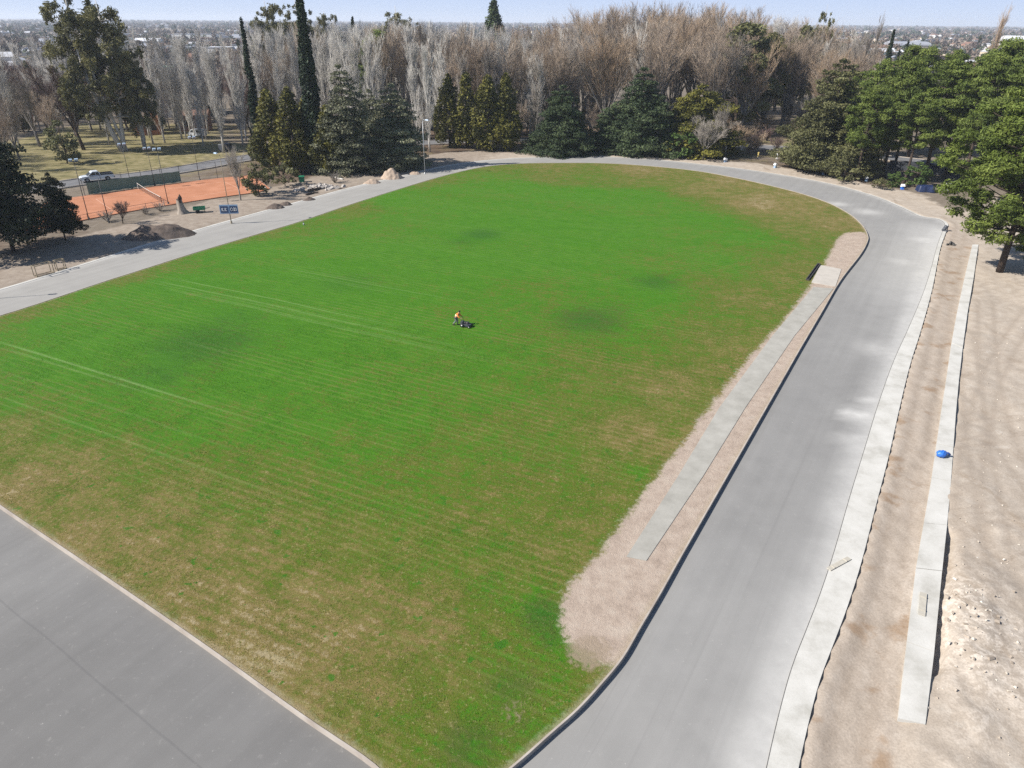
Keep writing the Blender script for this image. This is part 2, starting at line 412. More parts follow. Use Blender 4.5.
tw = t.n('ShaderNodeTexWave', wave_type='BANDS', bands_direction='Y', ins={'Vector': t.n('ShaderNodeMapping', ins={'Vector': t.pos(), 'Rotation': (0, 0, -1.02), 'Scale': (.22, 1, 1)}).outputs[0], 'Scale': 0.5, 'Distortion': 14.0, 'Detail': 3.0, 'Detail Scale': 0.5, 'Detail Roughness': .55}).outputs[1]
snd = t.mix(t.math('MULTIPLY', t.step(tw, .62, .95), t.math('MULTIPLY', t.step(t.noise(.11, 3), .48, .62), .26)), snd, (.27, .215, .165))
snd = t.mix(t.math('MULTIPLY', t.step(t.noise(4.0, 4, .7), .62, .70), .45), snd, (.25, .21, .17))
snd = t.mix(t.math('MULTIPLY', t.step(t.noise(0.5, 6, 0.7), 0.58, 0.70), 0.5), snd, (.52, .475, .41))
strip_c = t.ramp(t.noise(0.8, 8, 0.75, t.pos((1.4, .6, 1))), [(0.25, (.27, .22, .172)), (0.52, (.37, .31, .25)), (0.8, (.46, .40, .335))])
strip_c = t.mix(t.math('MULTIPLY', t.step(t.noise(0.33, 4, 0.6), 0.55, 0.68), 0.75), strip_c, (.25, .165, .10))
lw = t.ramp(t.noise(0.5, 5, 0.6), [(0.25, (.085, .085, .030)), (0.5, (.20, .172, .082)), (0.75, (.33, .275, .16))])
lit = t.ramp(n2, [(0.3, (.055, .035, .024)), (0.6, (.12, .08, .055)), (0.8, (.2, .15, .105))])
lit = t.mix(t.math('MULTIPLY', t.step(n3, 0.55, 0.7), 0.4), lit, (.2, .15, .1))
wob = t.math('MULTIPLY_ADD', t.noise(0.25, 5, 0.65), 0.9, -0.45)
def zone(c, name, colr, amt=1.0):
    m = t.step(t.math('ADD', t.attr(name), wob), 0.35, 0.65)
    return t.mix(t.math('MULTIPLY', m, amt) if amt != 1.0 else m, c, colr)
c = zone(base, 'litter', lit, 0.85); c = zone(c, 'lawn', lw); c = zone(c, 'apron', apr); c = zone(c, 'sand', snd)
c = t.mix(t.attr('strip'), c, strip_c)
c = t.mix(t.math('MULTIPLY', t.attr('rubble'), t.step(t.noise(2.2, 5, 0.7), 0.45, 0.60)), c, (.56, .49, .41))
c = t.mix(t.math('MULTIPLY', t.attr('rut'), t.math('MULTIPLY_ADD', n2, .9, -.05)), c, (.235, .185, .14))
c = t.mul(c, t.math('MULTIPLY_ADD', n3, 0.8, 0.54))
ground_mat = t.surf(c, 0.95, t.math('ADD', n2, t.math('MULTIPLY', n3, 0.5)), 0.35, 0.08, spec=0.12)
me = mb.mesh('ground', ground_mat, True)
for nm, v in (('rut', rut), ('sand', sand), ('apron', apron), ('lawn', lawn), ('litter', litter), ('strip', np.where(right, sstep(0.35, -0.05, side) * sstep(-14, -11, side) * (GY < 118), 0)), ('rubble', np.where(right, np.clip(heap * 1.5 + ridge * 0.8, 0, 1), 0))):
    set_attr(me, nm, v.ravel())
structure('ground', me)

# ================================================================= running track
me = cut_sheet(TRACK, 0.0, 1.1, 1.03)
V = coords(me); X, Y = V[:, 0], V[:, 1]
R_IN = np.vstack([right_in]); d_out = seg_dist(X, Y, TRACK_OUT); d_rout = seg_dist(X, Y, out_right); d_field = seg_dist(X, Y, FIELD, True)
onright = sstep(-5, 12, X)
pale = idw(X, Y, [(*at(100, 275), .8), (*at(300, 210), .85), (*at(0, 305), .8), (*at(450, 168), .9), (*at(560, 160), .6), (*at(700, 168), .4), (*at(820, 192), .35), (*at(880, 215), .4), (*at(900, 260), .5), (*at(860, 320), .3), (*at(820, 400), .28), (*at(760, 520), .30), (*at(700, 650), .38), (*at(640, 740), .42), (*at(780, 650), .36), (*at(100, 680), .16), (*at(200, 740), .18), (*at(30, 560), .22), (*at(300, 740), .14), (*at(0, 720), .14)], 2.6)
wht = sstep(3.9, 1.2, d_rout + 1.2 * (fbm(X * .4, Y * .4, 3) - .5)) * onright * 0.62
wht = np.maximum(wht, sstep(1.6, 0.2, d_out) * 0.5)
wht = np.maximum(wht, 0.35 * sstep(9, 2, np.abs(d_rout)) * sstep(60, 100, Y) * onright)
for (px, py, r, a) in ((855, 415, 1.1, 1.0), (849, 440, .8, .8), (868, 400, .9, .6), (880, 350, 2.2, .45), (905, 262, 2.4, .5), (925, 240, 2.5, .7), (866, 455, 1.0, .5), (838, 204, 1.6, .6), (868, 212, 2.2, .5)):
    qx, qy = at(px, py); wht = np.maximum(wht, a * np.exp(-((X - qx) ** 2 + (Y - qy) ** 2) / r ** 2))
set_attr(me, 'pale', pale); set_attr(me, 'chalk', wht); set_attr(me, 'edge', sstep(2.5, 0.2, d_field))
t = NT('worn_asphalt')
ca, sa = math.cos(1.03), math.sin(1.03)
n1 = t.noise(0.35, 5, 0.6); n2 = t.noise(2.5, 6, 0.7); n3 = t.noise(28, 3, 0.7)
rotm = t.n('ShaderNodeMapping', ins={'Vector': t.pos(), 'Rotation': (0, 0, -1.03)}).outputs[0]
ns = t.n('ShaderNodeTexNoise', ins={'Vector': t.n('ShaderNodeMapping', ins={'Vector': rotm, 'Scale': (.035, 1.1, 1)}).outputs[0], 'Scale': 1.0, 'Detail': 4}).outputs[0]
c = t.ramp(t.attr('pale'), [(0.1, (.135, .130, .124)), (0.35, (.255, .248, .235)), (0.9, (.305, .292, .268))])
k = t.math('ADD', t.math('MULTIPLY_ADD', n1, 0.26, 0.66), t.math('MULTIPLY', ns, 0.24))
k = t.math('MULTIPLY', k, t.math('MULTIPLY_ADD', n3, 0.36, 0.86))
c = t.mul(c, k)
c = t.mix(t.math('MULTIPLY', t.step(n2, 0.55, 0.75), 0.25), c, (.33, .315, .29))
c = t.mix(t.math('MULTIPLY', t.step(t.noise(.16, 6, .7), .54, .7), .16), c, (.13, .125, .12))
c = t.mix(t.math('MULTIPLY', t.step(t.noise(5.0, 3, .6), .70, .74), .6), c, (.42, .40, .37))
ty = t.n('ShaderNodeTexNoise', ins={'Vector': t.n('ShaderNodeMapping', ins={'Vector': rotm, 'Scale': (.02, 2.6, 1)}).outputs[0], 'Scale': 1.0, 'Detail': 2, 'Distortion': .4}).outputs[0]
c = t.mix(t.math('MULTIPLY', t.step(ty, .60, .72), .10), c, (.11, .105, .10))
ch = t.math('MULTIPLY', t.attr('chalk'), t.math('MULTIPLY_ADD', t.noise(1.1, 8, 0.75), 1.1, 0.35), clamp=True)
c = t.mix(ch, c, (.56, .545, .51))
# long paving seams that follow the bottom straight
sx = t.n('ShaderNodeSeparateXYZ', ins={0: t.n('ShaderNodeMapping', ins={'Vector': t.pos(), 'Rotation': (0, 0, 0.58)}).outputs[0]})
bl = np.array(at(200, 645)); off = -math.sin(-0.58) * bl[0] + math.cos(-0.58) * bl[1]
bl = (math.sin(0.58) * bl[0] + math.cos(0.58) * bl[1])
vv = t.math('ADD', sx.outputs[1], t.math('MULTIPLY_ADD', t.noise(0.15, 2), 0.3, -0.15))
for dv, w in ((4.35, 0.03),):
    s_ = t.math('ABSOLUTE', t.math('SUBTRACT', vv, float(bl - dv)))
    low = t.step(t.n('ShaderNodeSeparateXYZ', ins={0: t.pos()}).outputs[0], 5.0, -2.0)
    m_ = t.math('MULTIPLY', t.math('SUBTRACT', 1.0, t.step(s_, w * 0.5, w * 3)), t.math('MULTIPLY', low, 0.22))
    c = t.mix(m_, c, (.07, .068, .07))
asphalt = t.surf(c, 0.85, n3, 0.25, 0.02, spec=0.25)
me.materials.append(asphalt); structure('running_track', me)

# pale concrete gutter round the outer side, wide on the right-hand straight
def ribbon(name, line, width, z, mat, th=0.10, off=0.0, lip=None):
    L = np.asarray(line); T = np.gradient(L, axis=0); T /= np.linalg.norm(T, axis=1, keepdims=True)
    Nn = np.column_stack([T[:, 1], -T[:, 0]]); W = np.full(len(L), width) if np.isscalar(width) else np.asarray(width)
    a = L + Nn * off; b = L + Nn * (off + W[:, None] if not np.isscalar(width) else off + width)
    n = len(L); mbr = MB()
    P = np.concatenate([np.column_stack([a, np.full(n, z - th)]), np.column_stack([a, np.full(n, z)]), np.column_stack([b, np.full(n, z)]), np.column_stack([b, np.full(n, z - th)])])
    i = np.arange(n - 1)[:, None]
    Fq = np.concatenate([np.hstack([i + q * n, i + q * n + 1, i + (q + 1) * n + 1, i + (q + 1) * n])[:, ::-1] for q in range(3)])
    mbr.add(P, Fq); o = structure(name, mbr, mat); return o
t = NT('pale_concrete')
n1 = t.noise(0.5, 5, 0.65); n3 = t.noise(14, 4, 0.7)
c = t.ramp(n1, [(0.25, (.34, .325, .285)), (0.5, (.47, .455, .415)), (0.75, (.54, .525, .485))])
concrete = t.surf(t.mul(c, t.math('MULTIPLY_ADD', n3, 0.3, 0.85)), 0.85, n3, 0.3, 0.02, spec=0.2)
nO = len(TRACK_OUT); xo = TRACK_OUT[:, 0]; yo = TRACK_OUT[:, 1]
wid = 0.5 + 1.25 * sstep(-10, 30, xo) * sstep(105, 45, yo)
ribbon('concrete_gutter', TRACK_OUT, wid, 0.03, concrete, 0.3)
T_ = np.gradient(TRACK_OUT, axis=0); T_ /= np.linalg.norm(T_, axis=1, keepdims=True)
ribbon('gutter_joint', (TRACK_OUT + np.column_stack([T_[:, 1], -T_[:, 0]]) * wid[:, None])[60:], .035, .036, simple('bitumen_joint', (.10, .095, .09), .8, .3, 2), .05)
t = NT('kerb_concrete'); n1 = t.noise(0.8, 5)
kerb_mat = t.surf(t.ramp(n1, [(0.3, (.30, .255, .215)), (0.7, (.43, .385, .335))]), 0.9, n1, 0.3, 0.02, spec=0.15)
FO = np.vstack([FIELD, FIELD[:1]])
ribbon('inner_kerb', FO, 0.10, 0.285, kerb_mat, 0.4, off=-0.05)

# ================================================================= infield lawn
FZ = 0.24
me = cut_sheet(FIELD, FZ, 0.8, 1.0)
V = coords(me); X, Y = V[:, 0], V[:, 1]
DRY = [(560,168,.72),(650,170,.9),(740,182,.95),(800,200,.9),(845,225,.9),(500,168,.62),(450,180,.45),(560,180,.55),(620,180,.6),(700,192,.75),(765,206,1.1),(800,235,.62),(790,270,.68),(740,300,.62),(720,350,.7),(680,390,.78),(640,430,.85),(600,500,.68),(560,550,.68),
 (650,200,.12),(600,198,.1),(520,190,.08),(470,185,.15),(700,222,.12),(740,238,.2),(700,260,.22),(650,300,.2),(700,310,.48),(620,350,.36),(600,400,.5),(560,450,.55),(520,500,.5),(480,560,.55),(440,620,.8),(420,680,.9),(480,700,.5),(520,620,.5),(500,740,.38),(460,760,.5),(380,740,.62),(540,640,.2),(600,670,.6),
 (20,315,.55),(120,281,.55),(250,241,.58),(350,207,.52),(430,180,.5),(60,325,.12),(150,290,.08),(260,250,.08),(400,202,.05),
 (100,340,.06),(200,320,.06),(300,290,.0),(400,260,.0),(500,230,-.05),(560,260,.02),(450,330,.15),(350,350,.08),(250,380,.1),(150,380,.08),(60,380,.15),(20,400,.32),(100,420,.25),(200,430,.2),(300,430,.25),(400,400,.22),(480,400,.32),(350,480,.4),(250,500,.45),(420,480,.4),(310,330,.0),(600,230,.0),
 (10,440,.75),(20,490,.95),(80,470,.8),(150,500,.8),(100,540,.98),(180,590,1.0),(220,560,.8),(280,560,.62),(300,620,.85),(350,660,.95),(260,660,1.0),(330,700,.92),(420,560,.6),(160,470,.5),(-60,440,.9),(-100,380,.6),(-40,340,.4)]
dry = idw(X, Y, [(*at(a, b), c_) for a, b, c_ in DRY], 3.2)
sdd = signed(X, Y, DIRT); dry = dry - .55 * np.exp(-((sdd - 1.3) / .9) ** 2) * sstep(.45, .7, fbm(X * .22 + 3, Y * .22, 3)) * sstep(60, 40, Y)
dark = np.zeros(len(X))
for (a, b, r, k) in ((205,345,7,.75),(160,375,5,.55),(235,322,5,.5),(170,352,4,.4),(482,236,4,.8),(462,243,4,.5),(350,284,5,.5),(372,290,4,.3),(590,322,5,.8),(610,312,4,.5),(655,284,4,.7),(560,330,3,.4),(545,618,1.6,.9),(552,640,1.2,.7),(510,690,1.8,.6),(470,752,2.0,.7),(330,200,2,.2),(528,735,1.2,.5),(640,200,4,.3),(120,315,3,.3)):
    qx, qy = at(a, b); dark = np.maximum(dark, k * np.exp(-((X - qx) ** 2 + (Y - qy) ** 2) / r ** 2))
set_attr(me, 'dry', dry); set_attr(me, 'dark', dark); set_attr(me, 'dirt', signed(X, Y, DIRT)); set_attr(me, 'rim', seg_dist(X, Y, FIELD, True))
mx_, my_ = at(590, 655); set_attr(me, 'bare', np.clip(np.exp(-((X - mx_) ** 2 + (Y - my_) ** 2) / 2.5) + .55 * np.exp(-((X - at(515, 715)[0]) ** 2 + (Y - at(515, 715)[1]) ** 2) / 2.2), 0, 1))
# direction of the sown rows: they run as the pale rows in the grass do
r0, r1 = np.array(at(0, 345)), np.array(at(230, 415)); u = (r1 - r0) / np.linalg.norm(r1 - r0); ROW = math.atan2(u[1], u[0])
t = NT('infield_grass')
rv = t.n('ShaderNodeMapping', ins={'Vector': t.pos(), 'Rotation': (0, 0, -ROW)}).outputs[0]
sep = t.n('ShaderNodeSeparateXYZ', ins={0: rv}); ru, rw = sep.outputs[0], sep.outputs[1]
def rown(su, sv, det=3): return t.n('ShaderNodeTexNoise', ins={'Vector': t.n('ShaderNodeMapping', ins={'Vector': rv, 'Scale': (su, sv, 1)}).outputs[0], 'Scale': 1.0, 'Detail': det, 'Roughness': 0.6}).outputs[0]
n0 = t.noise(0.09, 5, 0.6); n1 = t.noise(0.55, 6, 0.68); n2 = t.noise(3.2, 6, 0.72); n3 = t.noise(16, 4, 0.75); streak = rown(0.05, 1.3, 4); fine = rown(0.5, 4.5, 4)
rows = t.n('ShaderNodeTexWave', wave_type='BANDS', bands_direction='Y', ins={'Vector': rv, 'Scale': 0.42, 'Distortion': 0.35, 'Detail': 2.0, 'Detail Scale': 0.4}).outputs[1]
d = t.attr('dry')
d = t.math('ADD', d, t.math('MULTIPLY_ADD', n0, 0.8, -0.4)); d = t.math('ADD', d, t.math('MULTIPLY_ADD', n1, 1.2, -0.6))
d = t.math('ADD', d, t.math('MULTIPLY_ADD', n2, 1.5, -0.75)); d = t.math('ADD', d, t.math('MULTIPLY_ADD', streak, 0.28, -0.14))
d = t.math('ADD', d, t.math('MULTIPLY', t.math('MULTIPLY_ADD', rows, 0.20, -0.10), t.step(n0, .40, .60)))
green = t.ramp(t.math('ADD', t.math('MULTIPLY', fine, .4), t.math('MULTIPLY', n3, .6)), [(0.3, (.026, .100, .003)), (0.5, (.047, .152, .005)), (0.68, (.088, .205, .013))])
mid = t.ramp(n3, [(0.3, (.058, .092, .008)), (0.6, (.098, .122, .014)), (0.8, (.16, .152, .030))])
drc = t.ramp(n3, [(0.25, (.115, .088, .024)), (0.5, (.168, .126, .043)), (0.75, (.25, .195, .09))])
c = t.mix(t.step(d, 0.14, 0.62), green, mid); c = t.mix(t.step(d, 0.52, 1.08), c, drc)
c = t.mix(t.math('MULTIPLY', t.step(t.math('ADD', d, t.math('MULTIPLY_ADD', n3, .6, -.3)), 1.0, 1.35), 0.65), c, (.34, .28, .175))
c = t.mix(t.math('MULTIPLY', t.step(t.noise(6.5, 3, .6), .60, .68), t.math('MULTIPLY', t.step(d, .15, .6), .55)), c, (.30, .26, .12))
c = t.mix(t.math('MULTIPLY', t.step(t.noise(1.15, 3, .55), .655, .70), t.math('MULTIPLY', t.step(d, .1, .3), 0.8)), c, (.030, .125, .006))
c = t.mix(t.math('MULTIPLY', t.step(t.noise(10.0, 3, .6), .62, .68), .5), c, (.012, .05, .004))
rl = t.n('ShaderNodeTexWave', wave_type='BANDS', bands_direction='Y', ins={'Vector': rv, 'Scale': 0.40, 'Distortion': 0.25, 'Detail': 2.0, 'Detail Scale': 0.3}).outputs[1]
rm = t.math('MULTIPLY', t.step(rl, .70, .97), t.step(rown(.035, .22, 3), .40, .60))
c = t.mix(t.math('MULTIPLY', t.math('MULTIPLY', rm, t.step(d, -.45, .15)), t.math('MULTIPLY_ADD', n2, .58, -.05, True)), c, (.18, .19, .058))
dk = t.math('ADD', t.attr('dark'), t.math('ADD', t.math('MULTIPLY_ADD', n1, 1.0, -.5), t.math('MULTIPLY_ADD', n2, .9, -.45)))
c = t.mix(t.math('MULTIPLY', t.step(dk, .15, .85), 0.52), c, (.018, .070, .010))
# pale irrigation rows pressed into the grass
uu = lambda px, py: (lambda p: (math.cos(-ROW) * p[0] - math.sin(-ROW) * p[1], math.sin(-ROW) * p[0] + math.cos(-ROW) * p[1]))(at(px, py))
wobr = t.math('MULTIPLY_ADD', rown(0.04, 0.02, 2), 0.8, -0.4)
for (px, py, x1, y1, w, k) in ((185,280,430,338,.07,.5),(176,279,400,330,.06,.45),(172,287,470,362,.06,.4),(5,348,230,413,.06,.4),(300,272,470,316,.06,.35),(310,270,420,297,.06,.35),(0,345,250,420,.12,.55),(10,352,200,412,.10,.4),(165,283,470,352,.10,.5),(180,290,520,375,.10,.4),(150,278,330,330,.08,.3),(290,266,480,312,.09,.45),(296,272,410,300,.08,.3),(190,343,248,362,.10,.5),(400,215,620,255,.12,.18),(450,205,640,240,.10,.15),(380,235,600,285,.12,.18),(0,375,300,470,.1,.2),(100,262,520,375,.1,.15),(0,400,350,520,.12,.2)):
    u0, v0 = uu(px, py); u1, v1 = uu(x1, y1); vm = (v0 + v1) / 2
    dd = t.math('ABSOLUTE', t.math('SUBTRACT', t.math('ADD', rw, wobr), float(vm)))
    m_ = t.math('SUBTRACT', 1.0, t.step(dd, w * 0.4, w * 2.2))
    lim = t.math('MULTIPLY', t.step(ru, min(u0, u1) - 3, min(u0, u1) + 4), t.math('SUBTRACT', 1.0, t.step(ru, max(u0, u1) - 14, max(u0, u1) + 3)))
    m_ = t.math('MULTIPLY', t.math('MULTIPLY', m_, lim), t.math('MULTIPLY_ADD', n2, 1.3 * k, -0.1 * k), clamp=True)
    c = t.mix(m_, c, (.20, .29, .10))
c = t.mul(c, t.math('MULTIPLY', t.math('MULTIPLY_ADD', n3, 0.75, 0.62), t.math('MULTIPLY_ADD', n1, 0.35, 0.83)))
soil = t.ramp(t.noise(1.1, 6, 0.7), [(0.25, (.27, .21, .165)), (0.5, (.37, .295, .235)), (0.75, (.44, .37, .30))])
soil = t.mul(soil, t.math('MULTIPLY_ADD', n3, 0.4, 0.8))
soil = t.mix(t.math('MULTIPLY', t.step(n1, .62, .7), .5), soil, (.25, .22, .19))
sd = t.math('ADD', t.attr('dirt'), t.math('ADD', t.math('MULTIPLY_ADD', n3, .9, -0.45), t.math('ADD', t.math('MULTIPLY_ADD', n2, 1.8, -0.9), t.math('MULTIPLY_ADD', n1, 1.8, -0.9))))
c = t.mix(t.math('SUBTRACT', 1.0, t.step(sd, -0.3, 0.3)), c, soil)
br = t.math('ADD', t.attr('bare'), t.math('MULTIPLY_ADD', n2, 1.1, -0.75)); c = t.mix(t.math('MULTIPLY', t.step(br, .25, .55), .8), c, (.27, .21, .15))
rim = t.math('ADD', t.attr('rim'), t.math('MULTIPLY_ADD', n2, 1.2, -0.6)); c = t.mix(t.math('MULTIPLY', t.math('SUBTRACT', 1.0, t.step(rim, 0.0, 0.5)), 0.55), c, (.33, .27, .19))
grass_mat = t.surf(c, 0.9, t.math('ADD', t.math('MULTIPLY', n3, 0.7), n2), 0.7, 0.09, spec=0.15)
me.materials.append(grass_mat); o = structure('infield_lawn', me)

# grass tufts of the near half, uneven and too many to count
N = 80000
bx = RNG.uniform(-50, 40, N * 5); by = RNG.uniform(22, 72, N * 5)
keep = inside(bx, by, FIELD) & (seg_dist(bx, by, FIELD, True) > 0.15); bx, by = bx[keep], by[keep]
keep = signed(bx, by, DIRT) > 0.5; bx, by = bx[keep], by[keep]
dens = fbm(bx * 0.5, by * 0.5, 4) + 0.35 * fbm(bx * 2.5, by * 2.5, 3); keep = dens + RNG.uniform(-.12, .12, len(bx)) > 0.70; bx, by = bx[keep][:N], by[keep][:N]
dv = idw(bx, by, [(*at(a, b), c_) for a, b, c_ in DRY], 3.2) + (fbm(bx * .55, by * .55, 4) - .5) * 1.2
n = len(bx); mb = MB()
an = RNG.uniform(0, 2 * PI, n); lean = RNG.normal(0, .05, (n, 2)); hh = RNG.uniform(.02, .06, n); ww = RNG.uniform(.02, .05, n)
base_ = np.column_stack([bx, by, np.full(n, FZ - .01)]); tip = base_ + np.column_stack([lean, hh]); off_ = np.column_stack([np.cos(an) * ww, np.sin(an) * ww, np.zeros(n)])
V3 = np.stack([base_ - off_, base_ + off_, tip], 1).reshape(-1, 3)
mb.add(V3, np.arange(3 * n).reshape(-1, 3), 0, np.repeat(np.clip(dv * .6 + RNG.uniform(-.1, .25, n), 0, 1), 3))
t = NT('grass_blades'); c = t.ramp(t.attr('tone'), [(0.0, (.045, .17, .012)), (0.35, (.12, .20, .03)), (0.7, (.28, .24, .09)), (1.0, (.46, .38, .22))])
tag(mb.build('grass_tufts', t.surf(c, .7, spec=.15, transl=.45)), 'short uneven turf tufts scattered over the near infield', 'grass', kind='stuff')

# ================================================================= jump runway, low wall, planks
t = NT('runway_concrete'); n1 = t.noise(0.6, 5, .65); n3 = t.noise(12, 4, .7)
runway_mat = t.surf(t.mul(t.ramp(n1, [(0.3, (.27, .258, .225)), (0.7, (.37, .355, .315))]), t.math('MULTIPLY_ADD', n3, .3, .85)), 0.85, n3, .25, .02, spec=.2)
mb = MB(); q = A([(813, 289), (833, 290.5), (794, 338), (745, 410), (702, 480), (646, 564), (626, 560), (677, 480), (719, 410), (772, 338)]); mb.prism(q, FZ - .1, FZ + .035)
structure('concrete_runway', mb, runway_mat)
mb = MB(); q = A([(820, 267), (841, 271), (835, 288.5), (811, 284.5)]); mb.prism(q, FZ - .1, FZ + .05)
o = structure('landing_slab', mb, simple('dusty_concrete', (.42, .385, .335), .85, .2, 1.5))
mb = MB(); a0, a1 = np.array(at(820, 266.5)), np.array(at(808.5, 282.5)); dd = (a1 - a0) / np.linalg.norm(a1 - a0); nn = np.array((dd[1], -dd[0]))
for o_ in (0.0, 0.30):
    mb.prism([a0 + nn * o_, a1 + nn * o_, a1 + nn * (o_ + .10), a0 + nn * (o_ + .10)], FZ - .1, FZ + .20)
for p in (a0, a1 - dd * .1): mb.prism([p + nn * .1, p + dd * .1 + nn * .1, p + dd * .1 + nn * .30, p + nn * .30], FZ - .1, FZ + .20)
mb.prism([a0 + dd * .1 + nn * .1, a1 - dd * .1 + nn * .1, a1 - dd * .1 + nn * .30, a0 + dd * .1 + nn * .30], FZ - .1, FZ + .02)
tag(mb.build('trough', simple('dark_iron', (.045, .04, .042), .7, .3)), 'narrow dark open trough at the left edge of the pale landing slab', 'trough')
wl = A([(972, 246), (964, 280), (957, 312), (951, 345), (946, 380), (941, 412), (936, 446), (931, 480), (923, 526), (915, 571), (906, 645), (897, 722)])
wr = A([(978, 246), (973, 280), (967, 314), (962, 350), (958, 384), (955, 416), (952.5, 450), (950, 484), (946, 528), (941, 574), (933, 655), (924, 728)])
mb = MB(); nW = len(wl)
for i in range(nW - 1):
    g0, g1 = (.004, .004) if i else (0, .004)
    e = (wl[i + 1] - wl[i]); 
    mb.prism([wl[i] + e * g0, wr[i] + e * g0, wr[i + 1] - e * g1, wl[i + 1] - e * g1], -.6, .24 + .012 * (i % 3))
tag(mb.build('low_wall', concrete), 'long low pale concrete wall through the sand beside the track', 'wall')
wood = simple('raw_plank', (.40, .37, .31), .85, .25, 6)
def plank(px, py, z, L, W, a, label):
    x, y = at(px, py, z); mb = MB(); mb.box((0, 0, .03), (L, W, .05)); mb.box((-L * .3, 0, .075), (.09, W * .95, .035)); mb.box((L * .3, 0, .075), (.09, W * .95, .035))
    o = mb.build('plank', wood, loc=(x, y, z)); o.rotation_euler = (0, 0.0, a); tag(o, label, 'plank', 'loose planks on the concrete')
plank(839, 564, .04, 2.0, .30, .55, 'pale loose plank lying across the white track gutter')
plank(922.5, 604, .265, 2.0, .36, 1.05, 'pale board lying flat on top of the low concrete wall')

# ================================================================= road behind, courts
road, court = ROAD, COURT
t = NT('street_asphalt'); n1 = t.noise(.4, 5, .6); n3 = t.noise(18, 3)
street_mat = t.surf(t.mul(t.ramp(n1, [(.3, (.115, .115, .12)), (.7, (.18, .178, .18))]), t.math('MULTIPLY_ADD', n3, .4, .8)), .85, spec=.25)
ribbon('park_road', road, 7.0, .10, street_mat, .5, off=-3.5)
ribbon('road_kerb', road, .28, .22, kerb_mat, .6, off=-3.9)
ribbon('verge_kerb', road, .28, .22, kerb_mat, .6, off=3.55)
t = NT('court_clay'); n1 = t.noise(.3, 5, .6); n3 = t.noise(5, 5, .7)
clay = t.surf(t.mul(t.ramp(n1, [(.3, (.35, .150, .082)), (.7, (.45, .208, .122))]), t.math('MULTIPLY_ADD', n3, .3, .85)), .95, n3, .2, .02, spec=.1)
mb = MB(); mb.prism(court, -.4, .14); structure('clay_court', mb, clay)

rs = np.random.default_rng(33); mb = MB(); cnt_ = 0
for k in range(9000):
    x_ = rs.uniform(8, 62); y_ = rs.uniform(18, 75); sd_ = ((x_ - wx) * (wy2 - wy) - (y_ - wy) * (wx2 - wx)) / math.hypot(wx2 - wx, wy2 - wy)
    hp_ = math.exp(-(((x_ - px_) / 3.2) ** 2 + ((y_ - py_) / 5.5) ** 2))
    if sd_ < .8 or rs.random() > .05 + hp_ * .9 + .25 * math.exp(-((sd_ - 3.2) / 1.5) ** 2): continue
    i0 = min(max(int(np.searchsorted(xs, x_)), 0), len(xs) - 1); j0 = min(max(int(np.searchsorted(ys, y_)), 0), len(ys) - 1)
    q_ = rs.uniform(.03, .10) * (1 + 1.3 * hp_ * rs.random()); e_ = Matrix.Rotation(rs.uniform(0, 6), 3, 'Z') @ Matrix.Rotation(rs.normal(0, .5), 3, 'X')
    mb.box((x_, y_, float(Z[i0, j0]) + q_ * .25), (q_ * rs.uniform(.8, 1.9), q_ * rs.uniform(.7, 1.3), q_ * .8), rot=np.array(e_), top=(rs.uniform(.4, .9), rs.uniform(.4, .9)), tone=rs.random())
t = NT('loose_stone'); stone_mat = t.surf(t.ramp(t.attr('tone'), [(0, (.28, .235, .19)), (.5, (.42, .365, .30)), (1, (.56, .52, .45))]), .95, spec=.1)
tag(mb.build('loose_stones', stone_mat), 'broken clods and stones strewn over the sandy spoil', 'stones', kind='stuff')
# ================================================================= foliage and bark
PINE = leaf_mat('pine_needles', (.036, .054, .011), (.112, .152, .028), (.215, .25, .058), .22, .16)
BLUEC = leaf_mat('cedar_needles', (.020, .036, .016), (.058, .086, .034), (.125, .16, .068), .15, .18)
GREYC = leaf_mat('grey_cedar_needles', (.055, .06, .034), (.14, .145, .085), (.25, .25, .155), .12, .16)
DARKC = leaf_mat('cypress_foliage', (.008, .016, .009), (.018, .032, .015), (.036, .056, .024), .06, .2)
YELC = leaf_mat('golden_cypress_foliage', (.034, .038, .008), (.105, .100, .016), (.19, .172, .03), .12, .18)
EUC = leaf_mat('gum_leaves', (.055, .056, .022), (.145, .138, .052), (.25, .23, .10), .28, .2)
OLIVE = leaf_mat('olive_foliage', (.05, .052, .022), (.125, .125, .050), (.21, .21, .09), .25, .2)
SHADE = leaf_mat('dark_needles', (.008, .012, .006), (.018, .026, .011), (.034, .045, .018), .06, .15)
BRIGHT = leaf_mat('bright_shrub_leaves', (.030, .055, .012), (.075, .125, .028), (.13, .19, .05), .2, .15)
PEACH = leaf_mat('dry_twig_brush', (.12, .085, .05), (.22, .165, .105), (.32, .25, .17), .2, .2)
BARKD = bark_mat('dark_bark', (.035, .026, .021), (.085, .062, .048))
BARKG = bark_mat('grey_bark', (.13, .115, .10), (.26, .235, .21))
BARKW = bark_mat('white_bark', (.36, .335, .30), (.58, .55, .50), .15)
SILV = bark_mat('silver_twigs', (.38, .355, .315), (.58, .55, .50), .16)
GREYT = bark_mat('grey_twigs', (.20, .175, .148), (.34, .30, .255), .22)
BROWNT = bark_mat('brown_twigs', (.225, .172, .128), (.375, .295, .22), .2)
REDT = bark_mat('purple_brown_twigs', (.11, .075, .066), (.19, .13, .115), .2)
TANT = bark_mat('tan_twigs', (.25, .18, .12), (.40, .295, .20), .18)

